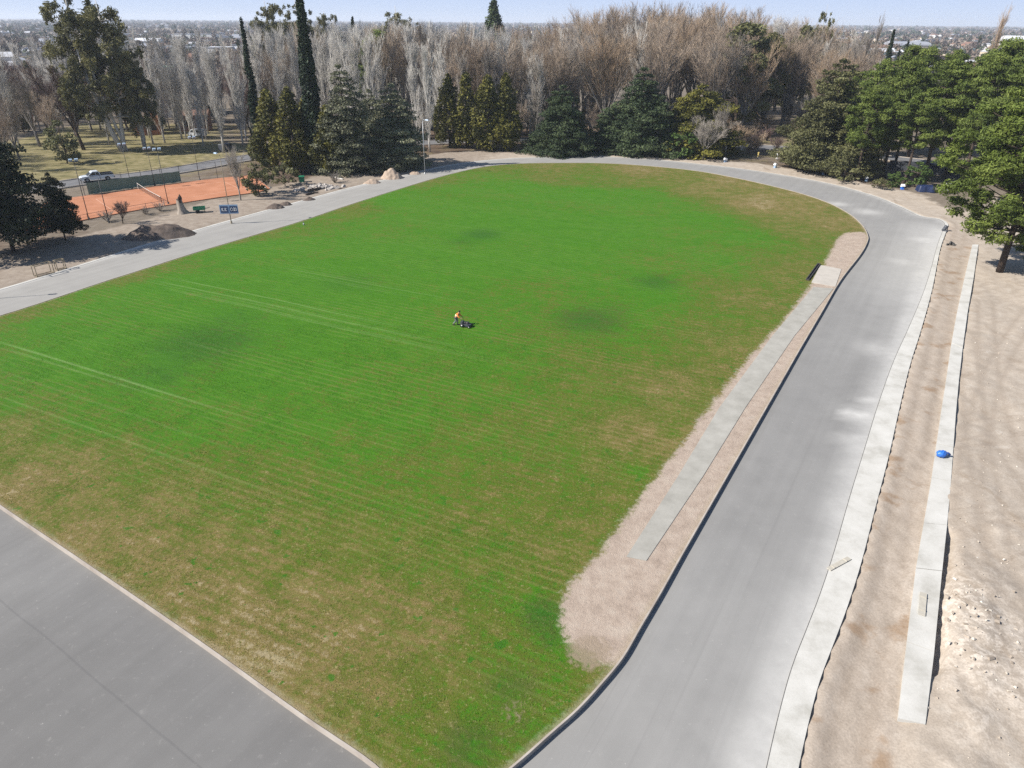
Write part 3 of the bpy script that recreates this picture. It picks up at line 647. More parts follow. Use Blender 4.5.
def unit(v): return v / (np.linalg.norm(v, axis=-1, keepdims=True) + 1e-9)
def blob_leaves(mb, blobs, dens, size, rng, shell=0.55, out=0.75, jit=0.55, aspect=1.6, up=0.15, lump=0.22):
    """foliage sprays over the skin of many lumps; blobs are (centre, radii, tone)"""
    for (c, r, tone) in blobs:
        r = np.array(r); n = max(6, int(dens * ((r[0] * r[1]) + (r[0] * r[2]) + (r[1] * r[2])) * 4.2))
        D = unit(rng.normal(size=(n, 3)))
        ph = rng.uniform(0, 6, 3)
        l = 1 + lump * (np.sin(D[:, 0] * 5 + ph[0]) * np.sin(D[:, 1] * 5 + ph[1]) + 0.6 * np.sin(D[:, 2] * 7 + ph[2]))
        rad = (shell + (1 - shell) * rng.random(n) ** 0.6) * l
        C = np.array(c) + D * r * rad[:, None]
        Nn = unit(unit(D / r) * out + rng.normal(size=(n, 3)) * jit + np.array((0, 0, up)))
        mb.leaves(C, Nn, np.full(n, size), aspect, 0, np.clip(tone + rng.normal(0, .13, n), 0, 1), rng)
class Proto:
    def __init__(s, name, H, trunk, crown): s.name, s.H, s.trunk, s.crown = name, H, trunk, crown
def limb_pts(p0, p1, rng, sag=0.0, n=4, wob=0.06):
    p0, p1 = np.array(p0, float), np.array(p1, float); L = np.linalg.norm(p1 - p0)
    t = np.linspace(0, 1, n)[:, None]; P = p0 + (p1 - p0) * t
    P += np.sin(t * PI) * rng.normal(0, wob * L, 3) * np.array((1, 1, .5)); P[:, 2] += np.sin(t[:, 0] * PI) * sag
    return P

def pine(seed, H=20.0, R=4.6, lo=.36, nb=40, leaf=.15, dens=34.0, mat=PINE, bark=BARKD, lean=1.0, flat=.56, puff=1.0):
    """umbrella-like pine: bare leaning trunk, limbs ending in rounded puffs of needles"""
    rng = np.random.default_rng(seed); tr = MB(); cr = MB()
    top = np.array((rng.normal(0, lean), rng.normal(0, lean), H * .93))
    t = np.linspace(0, 1, 9)[:, None]; ax = top * t + np.sin(t * PI * 1.3) * rng.normal(0, .35, 3) * np.array((1, 1, 0))
    tr.tube(ax, np.linspace(.017 * H, .05, 9), 8)
    blobs = []
    for i in range(nb):
        f = lo + (1 - lo) * (i + rng.random()) / nb
        q = (f - lo) / (1 - lo); prof = (min(1, .45 + q * 2.2)) * (1 - max(0, q - .42) ** 1.5 * 1.55)
        a = i * 2.4 + rng.normal(0, .35); rr = R * max(.12, prof) * rng.uniform(.45, 1.05)
        base = ax[int(min(f, .99) * 8)] * 1.0; base[2] = f * H * .93
        end = base + np.array((math.cos(a) * rr, math.sin(a) * rr, rr * rng.uniform(.02, .38)))
        pr = rng.uniform(.8, 1.5) * puff * H / 20
        tr.tube(limb_pts(base - (0, 0, .06 * H * rng.random()), end, rng, -.2), np.linspace(.0045 * H, .02, 4), 4, caps=False)
        blobs.append((end, (pr, pr, pr * flat), rng.uniform(.3, .72)))
        if rr > R * .5: blobs.append((base + (end - base) * .6 + rng.normal(0, .3, 3), (pr * .8, pr * .8, pr * flat * .8), rng.uniform(.2, .55)))
    blobs.append((top, (1.1 * puff, 1.1 * puff, .9), .65))
    blob_leaves(cr, blobs, dens, leaf, rng, aspect=2.8, jit=.55, shell=.42, out=.9, lump=.34, up=.25)
    return Proto('pine', H, tr.mesh('trunk', bark, True), cr.mesh('crown', mat))
def cedar(seed, H=16.0, R=5.0, tiers=13, mat=BLUEC, bark=BARKD, leaf=.24, dens=15, droop=.16, lo=.06, power=.75, gap=1.0, thick=.34):
    """cedar: shelves of flat drooping boughs that shorten towards the tip"""
    rng = np.random.default_rng(seed); tr = MB(); cr = MB()
    ax = np.array([(0, 0, 0), (.1, 0, H * .4), (0, .1, H * .75), (0, 0, H)]); tr.tube(ax, [.019 * H, .013 * H, .007 * H, .03], 8)
    blobs = []
    for k in range(tiers):
        q = k / (tiers - 1); z = H * (lo + (.97 - lo) * q); Rt = R * ((1 - q) ** power) * rng.uniform(.8, 1.08) + .75
        n = max(4, int(9 * (1 - q) + 4)); a0 = rng.uniform(0, 6)
        for i in range(n):
            if rng.random() < .10 * gap: continue
            a = a0 + i * 2 * PI / n + rng.normal(0, .18); L = Rt * rng.uniform(.62, 1.12)
            d = np.array((math.cos(a), math.sin(a), 0))
            end = np.array((0, 0, z)) + d * L - np.array((0, 0, droop * L))
            tr.tube(limb_pts((0, 0, z), end, rng, .06 * L), np.linspace(.012 * H * (1 - q * .6) * .5, .015, 4), 3, caps=False)
            tn = rng.uniform(.25, .75)
            for f, s_ in ((1.0, .75), (.66, 1.0), (.34, .8)):
                if f * L < .3 and q < .9: continue
                w_ = max(.32, L * .27 * s_ + .1)
                blobs.append((np.array((0, 0, z)) + d * L * f + np.array((0, 0, -droop * L * f * f + .06 * L * math.sin(f * PI))) + rng.normal(0, .12, 3), (w_ * 1.15, w_ * 1.15, max(.2, w_ * thick + .1)), np.clip(tn + rng.normal(0, .08), 0, 1)))
    blob_leaves(cr, blobs, dens, leaf, rng, aspect=1.7, up=.3, jit=.6)
    return Proto('cedar', H, tr.mesh('trunk', bark, True), cr.mesh('crown', mat))
def column(seed, H=25.0, R=1.0, mat=DARKC, leaf=.24, dens=16, bark=BARKD, n=90, taper=1.0, pw=1.7):
    """narrow upright cypress"""
    rng = np.random.default_rng(seed); tr = MB(); cr = MB()
    tr.tube([(0, 0, 0), (0, 0, H * .5), (0, 0, H * .97)], [.016 * H * .7 + .05, .1, .02], 7)
    blobs = []
    for i in range(n):
        q = (i + rng.random()) / n; rr = R * min(1, .55 + q * 3) * (1 - q ** pw * .93 * taper) * rng.uniform(.35, .75); a = rng.uniform(0, 6.28)
        w_ = R * .5 * (1 - .7 * q) + .08
        blobs.append(((math.cos(a) * rr, math.sin(a) * rr, H * (.03 + .955 * q)), (w_, w_, w_ * 2.0 + .3), rng.uniform(.2, .8)))
    blob_leaves(cr, blobs, dens, leaf, rng, aspect=1.9, up=.0, jit=.6)
    return Proto('cypress', H, tr.mesh('trunk', bark, True), cr.mesh('crown', mat))
def flame(seed, H=13.0, R=3.1, mat=YELC, n=52, leaf=.22, dens=16, lo=.1, bark=BARKD):
    """full conical cypress made of upright plumes"""
    rng = np.random.default_rng(seed); tr = MB(); cr = MB()
    tr.tube([(0, 0, 0), (0, 0, H * .4), (0, 0, H * .9)], [.018 * H, .012 * H, .03], 7)
    blobs = []
    for i in range(n):
        q = (i + rng.random()) / n; prof = min(1, .6 + 2.2 * q) * (1 - q) ** .62
        rr = R * prof * rng.uniform(.45, .95); a = i * 2.4 + rng.normal(0, .3); w_ = rng.uniform(.55, .95) * R * .36 * (1 - .45 * q)
        c = np.array((math.cos(a) * rr, math.sin(a) * rr, H * (lo + (.94 - lo) * q)))
        blobs.append((c, (w_, w_, w_ * 1.9), rng.uniform(.2, .8)))
        if i % 3 == 0: tr.tube([(0, 0, c[2] * .7), c], [.06, .02], 3, caps=False)
    blob_leaves(cr, blobs, dens, leaf, rng, aspect=1.8, up=.1, jit=.55)
    return Proto('cypress', H, tr.mesh('trunk', bark, True), cr.mesh('crown', mat))
def broad(seed, H=12.0, R=4.5, mat=OLIVE, n=60, leaf=.24, dens=12, lo=.1, bark=BARKD, gaps=.25, drop=0.0, stems=1, puff=1.0, top=1.0):
    """leafy tree or shrub with an uneven crown"""
    rng = np.random.default_rng(seed); tr = MB(); cr = MB(); blobs = []
    sp = [np.array((0, 0, H * .3 * top))]
    for s_ in range(stems):
        a = s_ * 2.1 + rng.random(); e = np.array((math.cos(a) * R * .3 * (stems > 1), math.sin(a) * R * .3 * (stems > 1), H * .72))
        P = limb_pts((math.cos(a) * .1, math.sin(a) * .1, 0), e, rng, 0, 6, .04); tr.tube(P, np.linspace(.017 * H, .03, 6), 7); sp.append(P[3])
    for i in range(n):
        q = rng.random(); z = lo + (1 - lo) * q; prof = math.sin(min(1, max(.0, (q * .92 + .1))) * PI) ** .55
        a = rng.uniform(0, 6.28); rr = R * prof * rng.uniform(.5, 1.0); w_ = rng.uniform(.5, 1.15) * R * .24 * puff
        if fbm(np.array(a * 1.3 + seed), np.array(q * 3.0), 2) < gaps: continue
        c = np.array((math.cos(a) * rr, math.sin(a) * rr, H * z * .94))
        tr.tube(limb_pts(sp[int(rng.integers(len(sp)))] * (1, 1, .6 + .6 * q), c, rng), np.linspace(.006 * H, .015, 4), 3, caps=False)
        blobs.append((c, (w_, w_, w_ * (.75 + drop)), rng.uniform(.2, .78)))
    blob_leaves(cr, blobs, dens, leaf, rng, aspect=1.7 + drop, jit=.7, lump=.3)
    return Proto('tree', H, tr.mesh('trunk', bark, True), cr.mesh('crown', mat))
def gum(seed, H=32.0, mat=EUC, lean=(-3.2, 0)):
    """tall loose gum tree: pale forked trunks, foliage in hanging masses with sky between"""
    rng = np.random.default_rng(seed); tr = MB(); cr = MB(); blobs = []
    for s_, (ox, oy, hh) in enumerate(((lean[0], lean[1], .95), (lean[0] * .25 + 1.5, 1.2, .78), (lean[0] * .7 - .5, -1.6, .70))):
        P = limb_pts((s_ * .35 - .3, s_ * .2, 0), (ox, oy, H * hh), rng, 0, 9, .025); tr.tube(P, np.linspace(.016 * H * (1 - .2 * s_), .05, 9), 8)
        for i in range(30):
            f = rng.uniform(.34, 1.0); b = P[int(f * 8)]; a = rng.uniform(0, 6.28); L = H * (.19 - .11 * max(0, f - .5) * 1.6) * rng.uniform(.35, 1.0)
            e = b + np.array((math.cos(a) * L, math.sin(a) * L, L * rng.uniform(-.1, .6)))
            tr.tube(limb_pts(b, e, rng, .1), np.linspace(.0035 * H, .02, 4), 4, caps=False)
            for k in range(3):
                w_ = rng.uniform(.5, 1.2); c = e + rng.normal(0, 1.2, 3); blobs.append((c, (w_, w_, w_ * 1.15), rng.uniform(.15, .85)))
    blob_leaves(cr, blobs, 11.0, .23, rng, shell=.1, aspect=2.6, up=0, jit=.9, lump=.3)
    return Proto('gum_tree', H, tr.mesh('trunk', BARKW, True), cr.mesh('crown', mat))
def grow(rng, starts, spec):
    """bare branching, level by level: spec rows are (children, length, spread, lift, radius, kink)"""
    levels = []
    P0, D, L, R = starts
    for (ch, ln, spread, lift, rad, fr) in spec:
        n = len(P0) * ch
        src = np.repeat(np.arange(len(P0)), ch); f = rng.uniform(fr, 1.0, n)
        p = P0[src] + D[src] * (L[src] * f)[:, None]
        side = unit(np.cross(D[src], rng.normal(size=(n, 3))))
        d = unit(D[src] + side * np.reshape(spread * rng.uniform(.55, 1.35, n), (-1, 1)) + np.array((0, 0, lift)))
        l = ln * rng.uniform(.55, 1.2, n) * (1.15 - .45 * f); r = np.full(n, rad)
        k = unit(d + rng.normal(0, .13, (n, 3)) + np.array((0, 0, lift * .5)))
        levels.append((p, p + d * (l * .5)[:, None], p + d * (l * .5)[:, None] + k * (l * .5)[:, None], r))
        P0, D, L = p, unit(d + k), l
    return levels
def bare(seed, H=20.0, kind='round', twig=BROWNT, bark=BARKG, thick=1.0):
    """leafless tree: trunk and limbs, then a haze of twigs"""
    rng = np.random.default_rng(seed); tr = MB(); cr = MB()
    if kind == 'poplar':
        ax = limb_pts((0, 0, 0), (rng.normal(0, .4), rng.normal(0, .4), H), rng, 0, 8, .006); tr.tube(ax, np.linspace(.0125 * H, .03, 8) , 7)
        P0 = np.array([(0, 0, 0.)]); D = unit(np.array([ax[-1]])); L = np.array([H * .93]); spec = [(60, H * .34, .26, .16, .05 * thick, .05), (7, H * .13, .34, .30, .028 * thick, .15), (6, H * .055, .5, .30, .017 * thick, .1)]
        lv = grow(rng, (P0, D, L, None), spec)
    elif kind == 'round':
        fork = H * rng.uniform(.16, .28); ax = limb_pts((0, 0, 0), (rng.normal(0, .3), rng.normal(0, .3), fork), rng, 0, 4, .01); tr.tube(ax, np.linspace(.020 * H, .014 * H, 4), 8)
        n = 7; a = np.arange(n) * 2 * PI / n + rng.normal(0, .3, n); t_ = rng.uniform(.18, .62, n); t_[0] = .05
        D = unit(np.column_stack([np.cos(a) * t_, np.sin(a) * t_, np.ones(n)])); L = H * rng.uniform(.45, .62, n); P0 = np.repeat(ax[-1:], n, 0)
        for i in range(n): tr.tube(limb_pts(P0[i] - (0, 0, .2), P0[i] + D[i] * L[i], rng, 0, 5, .02), np.linspace(.010 * H, .035, 5), 5, caps=False)
        spec = [(9, H * .24, .55, .28, .055 * thick, .2), (7, H * .13, .6, .22, .03 * thick, .2), (7, H * .065, .75, .2, .017 * thick, .1)]
        lv = grow(rng, (P0, D, L, None), spec)
    else:                                                  # a low bush
        n = 12; a = rng.uniform(0, 6.28, n); t_ = rng.uniform(.1, .9, n); D = unit(np.column_stack([np.cos(a) * t_, np.sin(a) * t_, np.ones(n)])); L = H * rng.uniform(.5, .85, n); P0 = np.zeros((n, 3))
        for i in range(n): tr.tube(limb_pts((0, 0, 0), D[i] * L[i], rng, 0, 4, .03), np.linspace(.012 * H + .01, .012, 4), 4, caps=False)
        spec = [(6, H * .4, .6, .2, .018 * thick, .15), (7, H * .2, .7, .1, .012 * thick, .15)]
        lv = grow(rng, (P0, D, L, None), spec)
    for i, (a, b, c, r) in enumerate(lv):
        m = tr if i == 0 and kind != 'bush' else cr
        m.segs(a, b, r, r * .75); m.segs(b, c, r * .75, r * .35)
    top = lv[-1][2][:, 2].max()
    return Proto('bare_tree', max(H, top) if kind != 'bush' else top, tr.mesh('trunk', bark, True), cr.mesh('crown', twig))

def plant(name, P, x, y, H, label, cat='tree', group=None, w=1.0, rz=None, z=0.0):
    s_ = H / P.H
    o = thing(name, (x, y, z - 0.05), label, cat, random.uniform(0, 6.28) if rz is None else rz, group, (s_ * w, s_ * w, s_))
    link('trunk', P.trunk, o); link('crown', P.crown, o)
    return o
def plant_px(name, P, px, py, top, label, cat='tree', group=None, w=1.0, rz=None):
    x, y = at(px, py); return plant(name, P, x, y, height_of(x, y, top), label, cat, group, w, rz)
# ================================================================= trees one can tell apart
ced = [cedar(1, R=8.2, power=.62, tiers=12, thick=.42), cedar(2, H=19, R=8.4, tiers=14, power=.66, thick=.42)]
gced = [cedar(11, H=19, R=6.2, tiers=17, power=.58, mat=GREYC, gap=1.6, leaf=.22, dens=11, droop=.20, thick=.30), cedar(12, H=17, R=6.6, tiers=15, power=.58, mat=GREYC, gap=1.6, leaf=.22, dens=11, droop=.22, thick=.30)]
yel = [flame(21), flame(22, R=2.9), flame(23, R=2.3)]
cyp = [column(31), column(32, R=1.7, n=150, pw=.85)]
pines = [pine(41), pine(42, R=4.0, lo=.3), pine(43, R=5.2, lo=.42, nb=38), pine(44, R=3.6, lo=.25, nb=40)]
bare_poplar = [bare(60 + i, H=22, kind='poplar', twig=SILV, bark=BARKW, thick=.95) for i in range(4)]
bare_grey = [bare(70 + i, H=20, kind='round', twig=GREYT, bark=BARKG) for i in range(2)]
bare_brown = [bare(80 + i, H=20, kind='round', twig=BROWNT, bark=BARKG) for i in range(3)]
bare_tan = [bare(90 + i, H=20, kind='round', twig=TANT, bark=BARKG) for i in range(2)]
bare_purple = [bare(95, H=14, kind='round', twig=REDT, bark=BARKD)]
tan_poplar = [bare(97, H=22, kind='poplar', twig=TANT, bark=BARKG), bare(98, H=22, kind='poplar', twig=GREYT, bark=BARKD)]
bush = [bare(101, H=3, kind='bush', twig=TANT, bark=BARKG), bare(102, H=3, kind='bush', twig=GREYT, bark=BARKD), bare(103, H=3, kind='bush', twig=REDT, bark=BARKD)]
leafy = [broad(111, H=7, R=2.8, mat=OLIVE, leaf=.26, n=50), broad(112, H=2.4, R=1.8, mat=OLIVE, leaf=.2, n=36, lo=.15), broad(113, H=7, R=2.6, mat=BRIGHT, n=60, leaf=.28, gaps=.1, lo=.08)]
oliv = [broad(121, H=20, R=5.5, mat=OLIVE, n=120, leaf=.28, dens=10, gaps=.36, lo=.15, drop=.2, puff=.8), broad(122, H=20, R=5, mat=EUC, n=110, leaf=.28, dens=10, gaps=.33, lo=.3, drop=.2, puff=.8)]
casu = [cedar(131, H=19, R=6.6, tiers=17, mat=OLIVE, gap=1.8, leaf=.25, dens=10, droop=-.22, thick=.5, power=.6, lo=.05)]
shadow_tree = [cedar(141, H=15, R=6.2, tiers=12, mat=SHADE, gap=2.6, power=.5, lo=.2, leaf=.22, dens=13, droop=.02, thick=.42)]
gums = [gum(151), gum(152, lean=(3, 2))]
dcon = [flame(161, H=30, R=4.4, mat=BLUEC, n=110, leaf=.34, dens=9)]

T = plant_px
# --- left side of the track
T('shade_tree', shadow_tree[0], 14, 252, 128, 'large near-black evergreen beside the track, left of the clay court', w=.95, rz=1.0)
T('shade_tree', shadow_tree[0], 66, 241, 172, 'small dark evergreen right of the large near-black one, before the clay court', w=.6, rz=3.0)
T('gum_tree', gums[0], 124, 151, -48, 'tall leaning gum tree with pale trunks on the lawn beyond the silver pickup', rz=.2, w=1.0)
T('gum_tree', gums[1], 146, 148, 42, 'lower gum tree with white trunk just right of the tall leaning gum', rz=1.2, w=.9)
T('bare_tree', bare_purple[0], 84, 150, 58, 'dark leafless tree with forked brown limbs left of the tall gum', w=1.15)
T('bare_tree', bare_purple[0], 55, 143, 70, 'dark leafless tree at the edge of the lawn behind the near-black evergreen', w=1.0, rz=2.2)
T('olive_tree', leafy[0], 68, 163, 118, 'small olive-green tree beside the road left of the silver pickup', w=1.0)
for i, (px, py, tp, w_, lab) in enumerate(((165, 143, 44, 1.0, 'slim bare silver poplar on the lawn right of the tall gum'), (186, 138, 52, .95, 'bare silver poplar with slanting white limb before the white building'),
        (224, 153, 40, 1.15, 'wide bare silver poplar behind the blue sign pole'), (243, 145, 36, 1.0, 'bare silver poplar touching the thin dark cypress'), (206, 139, 60, .9, 'short bare silver poplar in front of the parked white van'),
        (20, 150, 62, 1.2, 'pale bare poplar behind the near-black evergreen'), (2, 140, 70, 1.1, 'pale bare poplar at the far left of the park'), (135, 118, 52, 1.1, 'bare silver poplar behind the gum trees'))):
    T('silver_poplar', bare_poplar[i % 4], px, py, tp, lab, w=w_)
T('cypress', cyp[0], 262, 160, 17, 'thin dark column cypress left of the golden cypresses', w=1.12)
T('cypress', cyp[1], 319, 171, -22, 'tallest dark column cypress rising above the horizon', w=1.05)
for i, (px, py, tp, w_, lab) in enumerate(((276, 168, 88, 1.45, 'dark golden cypress beside the thin column cypress'), (297, 171, 84, 1.5, 'dark golden cypress between the two column cypresses'), (312, 166, 92, 1.3, 'dark golden cypress behind the green bin'), (332, 173, 104, 1.4, 'shortest golden cypress at the foot of the tallest column cypress'))):
    T('golden_cypress', yel[i % 3], px, py, tp, lab, w=w_)
T('bare_tree', bare_grey[0], 241, 201, 143, 'small bare grey tree at the right end of the clay court', w=.8)
T('olive_tree', leafy[0], 259, 195, 152, 'small leafy green tree at the corner of the clay court', w=.95)
T('shrub', leafy[1], 286, 186, 164, 'rounded olive shrub left of the green bin', 'shrub', w=1.0)
T('bare_tree', bare_purple[0], 123, 224, 199, 'tiny bare tree at the near edge of the clay court', w=1.3)
for px, py, tp, lab in ((146, 215, 205, 'low tangled bare shrub below the tennis net post'), (160, 211, 200, 'low bare shrub beside the grey stump'), (108, 222, 208, 'low bare shrub under the court lamp pole'), (335, 183, 170, 'dark bare shrub right of the rubble heap')):
    T('bare_shrub', bush[1], px, py, tp, lab, 'shrub')
T('grey_cedar', gced[0], 349, 172, 62, 'tall grey-green cedar with drooping boughs right of the tallest cypress', w=1.0)
T('grey_cedar', gced[1], 396, 167, 82, 'grey-green cedar left of the white lamp post', w=1.12)
T('grey_cedar', gced[1], 374, 162, 88, 'shadowy cedar between the two grey-green ones', w=.9, rz=2.0)
for i, (px, py, tp, w_, lab) in enumerate(((450, 147, 71, 1.2, 'golden-green cypress, leftmost of the row of four by the bend'), (467, 148, 69, 1.3, 'golden-green cypress, second from the left in the row of four'), (488, 150, 74, 1.35, 'golden-green cypress, third from the left in the row of four'), (506, 150, 70, 1.35, 'darker golden-green cypress, rightmost of the row of four'))):
    T('golden_cypress', yel[(i + 1) % 3], px, py, tp, lab, w=w_)
T('bare_poplar', tan_poplar[1], 534, 150, 48, 'dark-trunked bare poplar right of the golden-green cypresses', w=1.25)
T('grey_poplar', bare_poplar[1], 430, 152, 36, 'bare poplar standing left of the row of golden-green cypresses', w=1.0)
T('cedar', ced[0], 560, 153, 84, 'broad blue-green cedar left of the two dark cedars at the bend', w=1.05)
T('cedar', ced[1], 637, 152, 66, 'tall dark blue-green cedar behind the middle of the bend', w=1.15, rz=.5)
T('cedar', ced[0], 606, 151, 112, 'small cedar filling in between the broad and the tall dark cedar', w=1.1, rz=2.0)
T('cedar', ced[1], 664, 153, 108, 'low dark cedar right of the tallest blue-green one', w=1.0, rz=4.0)
T('olive_cedar', cedar(171, H=14, R=6.2, power=.5, mat=YELC, tiers=11, droop=.05, thick=.45, leaf=.24), 696, 153, 84, 'dark olive evergreen with a domed top by the bend', w=1.45)
T('green_shrub', leafy[2], 682, 158, 125, 'bright green tall shrub between the dark cedars', 'shrub', w=1.25)
T('bare_tree', bare_grey[1], 703, 160, 112, 'grey twiggy low tree hanging over the white marker', w=1.7)
T('bare_tree', bare_grey[0], 718, 158, 100, 'thin bare grey tree right of the domed olive evergreen', w=.6)
T('olive_tree', oliv[0], 735, 134, 16, 'tall mottled olive evergreen rising above the brown wood', w=1.25)
T('olive_tree', oliv[1], 760, 130, 28, 'olive-brown leafy tree right of the mottled evergreen', w=.95)
T('casuarina', casu[0], 822, 171, 58, 'feathery olive-brown evergreen left of the green pines', w=1.1)
T('casuarina', casu[0], 842, 175, 118, 'low spreading evergreen at the foot of the feathery olive one', w=1.6, rz=2.5)
T('casuarina', casu[0], 806, 168, 128, 'short bushy evergreen left of the feathery olive one', w=1.5, rz=4.5)
# --- pine grove on the right
PINEN = leaf_mat('near_pine_needles', (.040, .058, .010), (.110, .148, .024), (.20, .238, .05), .18, .1)
big = pine(45, H=20, R=7.8, lo=.21, nb=128, leaf=.12, dens=52, lean=.5, puff=.88, mat=PINEN)
near_ = pine(46, H=15, R=4.6, lo=.14, nb=80, leaf=.12, dens=50, lean=.4, puff=.95)
T('pine', big, 999, 273, 76, 'largest green pine at the edge of the sand, with a leaning dark trunk', w=1.12, rz=2.4)
T('pine', near_, 1034, 272, 172, 'smaller green pine half out of frame, right of the largest pine', w=1.0, rz=1.0)
GR = [(856, 181, 92, 'pine with a rounded crown nearest the bend, in front of the grove'), (882, 178, 66, 'pine with twin dark trunks in the front of the grove'), (904, 184, 100, 'low leaning pine right behind the blue cube marker'),
      (925, 180, 66, 'pine behind the blue tarpaulin'), (944, 178, 74, 'pine directly behind the white board'), (962, 186, 58, 'pine between the white board and the largest pine'), (986, 178, 44, 'tall pine overtopping the largest pine on its left'),
      (1012, 190, 52, 'tall pine behind the largest pine'), (1034, 176, 40, 'tallest pine at the edge of the frame'), (838, 158, 96, 'slender pine behind the feathery olive evergreen'), (862, 156, 66, 'slender pine under the dark narrow cypresses'),
      (886, 152, 52, 'pine with bright domed top at the back of the grove'), (908, 158, 54, 'dense pine in the middle of the grove'), (934, 150, 57, 'pine at the back of the grove before the warehouse'), (958, 152, 56, 'back-row pine left of the tan poplar'),
      (984, 148, 50, 'back-row pine under the tan poplar'), (1008, 154, 46, 'back-row pine right of the tan poplar'), (872, 166, 84, 'pine filling the gap behind the twin-trunked pine'), (848, 146, 80, 'back-row pine nearest the brown wood'), (895, 166, 76, 'pine in the second row behind the blue cube marker'), (975, 200, 104, 'bushy pine beside the left flank of the largest pine'), (1026, 205, 90, 'pine behind the smaller half-hidden pine')]
for i, (px, py, tp, lab) in enumerate(GR):
    T('pine', pines[(i * 3 + i // 4) % 4], px, py, tp - 11, lab, w=random.uniform(.84, 1.08))
for px, py, tp, lab in ((893, 187, 170, 'round green shrub before the pine grove'), (915, 186, 160, 'pale green young pine shrub left of the white board'), (880, 189, 178, 'tiny green shrub beside the track marker'), (843, 182, 165, 'dark green shrub at the foot of the bend')):
    T('shrub', leafy[2] if px in (893, 915) else leafy[1], px, py, tp, lab, 'shrub', w=1.3)
# --- things rising behind
for px, py, tp, w_, lab in ((876, 112, 29, 1.5, 'dark narrow cypress above the pines, leftmost and tallest of three'), (893, 108, 40, 1.5, 'dark narrow cypress above the pines, nearest the warehouse'), (884, 118, 50, 1.4, 'short dark narrow cypress between its two neighbours')):
    T('cypress', cyp[0], px, py, tp, lab, w=w_)
T('bare_poplar', tan_poplar[0], 978, 112, 0, 'tall tan bare poplar rising above the pine grove', w=.75)
T('bare_poplar', tan_poplar[1], 862, 116, 8, 'thin leafless poplar left of the narrow cypresses', w=.55)
T('bare_poplar', tan_poplar[1], 850, 124, 22, 'bare poplar at the edge of the brown wood', w=.7)
T('conifer', dcon[0], 494, 98, -4, 'dark conifer towering alone over the bare wood', w=1.3)
T('conifer', dcon[0], 577, 108, 27, 'slim dark conifer in front of the brown wood', w=.75, rz=1)
T('conifer', dcon[0], 566, 112, 52, 'dark spreading conifer below the slim one', w=1.3, rz=2)
T('cypress', cyp[1], 360, 108, 18, 'short dark column cypress among the silver poplars', w=1.1)
T('pine', pines[1], 380, 130, 26, 'bright green pine among the silver poplars', w=1.0)
T('pine', pines[0], 370, 131, 38, 'rounded green pine below the bright one in the poplars', w=.8)
T('gum_tree', gums[1], 282, 112, -6, 'russet-leaved gum tree behind the silver poplars', w=1.05)
T('gum_tree', gums[0], 305, 106, -10, 'olive gum tree behind the tallest column cypress', w=.9, rz=2)
T('gum_tree', gums[1], 331, 104, 6, 'small-crowned gum tree over the poplars', w=.95, rz=1)
T('gum_tree', gums[0], 391, 102, 0, 'wide olive gum crown over the poplars, right of the bright pine', w=1.1, rz=3)
T('gum_tree', gums[1], 412, 104, 12, 'lower gum crown right of the wide olive one', w=1.0, rz=5)
T('gum_tree', gums[0], 806, 112, -2, 'ragged gum tree whose top leaves stand against the sky', w=.55, rz=4)
T('olive_tree', oliv[1], 830, 112, 40, 'dark leafy tree right of the ragged gum', w=.6)
T('olive_tree', oliv[1], 648, 108, 38, 'green-grey leafy tree behind the tall dark cedar', w=.8, rz=2)
T('olive_tree', oliv[0], 790, 118, 20, 'ochre leafy tree left of the ragged gum', w=.9, rz=2)
for px, py, tp, lab in ((560, 128, 84, 'dark purple bare tree behind the broad cedar'), (590, 124, 78, 'purple-brown bare tree between the two cedars'), (545, 122, 72, 'purple-brown bare tree right of the dark-trunked poplar')):
    T('bare_tree', bare_purple[0], px, py, tp, lab, w=1.35)
T('bare_poplar', tan_poplar[1], 605, 122, 30, 'dark bare poplar trunk in front of the brown wood', w=.5)
# --- the massed bare wood: silver poplars on the left, brown trees on the right
rr = np.random.default_rng(5)
k = 0
for row, py in enumerate((140, 132, 123, 113, 104)):
    for px in np.arange(254 + row * 3, 556, 12.5 - row * .9):
        p_ = px + rr.normal(0, 3); q_ = py + rr.normal(0, 3.5)
        tp = 23 + 14 * (fbm(np.array(px * .03), np.array(row * 3.0), 2) - .5) * 2 + rr.normal(0, 5) + (10 if row == 0 else 0) + (16 if px < 300 and row < 2 else 0) + max(0, (px - 430) * .1)
        if 300 < px < 345 and row == 0: continue
        g_ = rr.random(); pr = bare_poplar[k % 4] if g_ < (.92 if px < 420 else .55) else (tan_poplar[1] if g_ < .8 else bare_brown[k % 3])
        T('silver_poplar' if pr in bare_poplar else 'bare_tree', pr, p_, q_, max(18, tp), 'bare silver poplar in the massed rows behind the cypresses' if pr in bare_poplar else 'bare brownish tree scattered among the massed silver poplars', 'tree', 'massed silver poplars' if pr in bare_poplar else 'brown trees among the poplars', w=rr.uniform(.85, 1.25)); k += 1
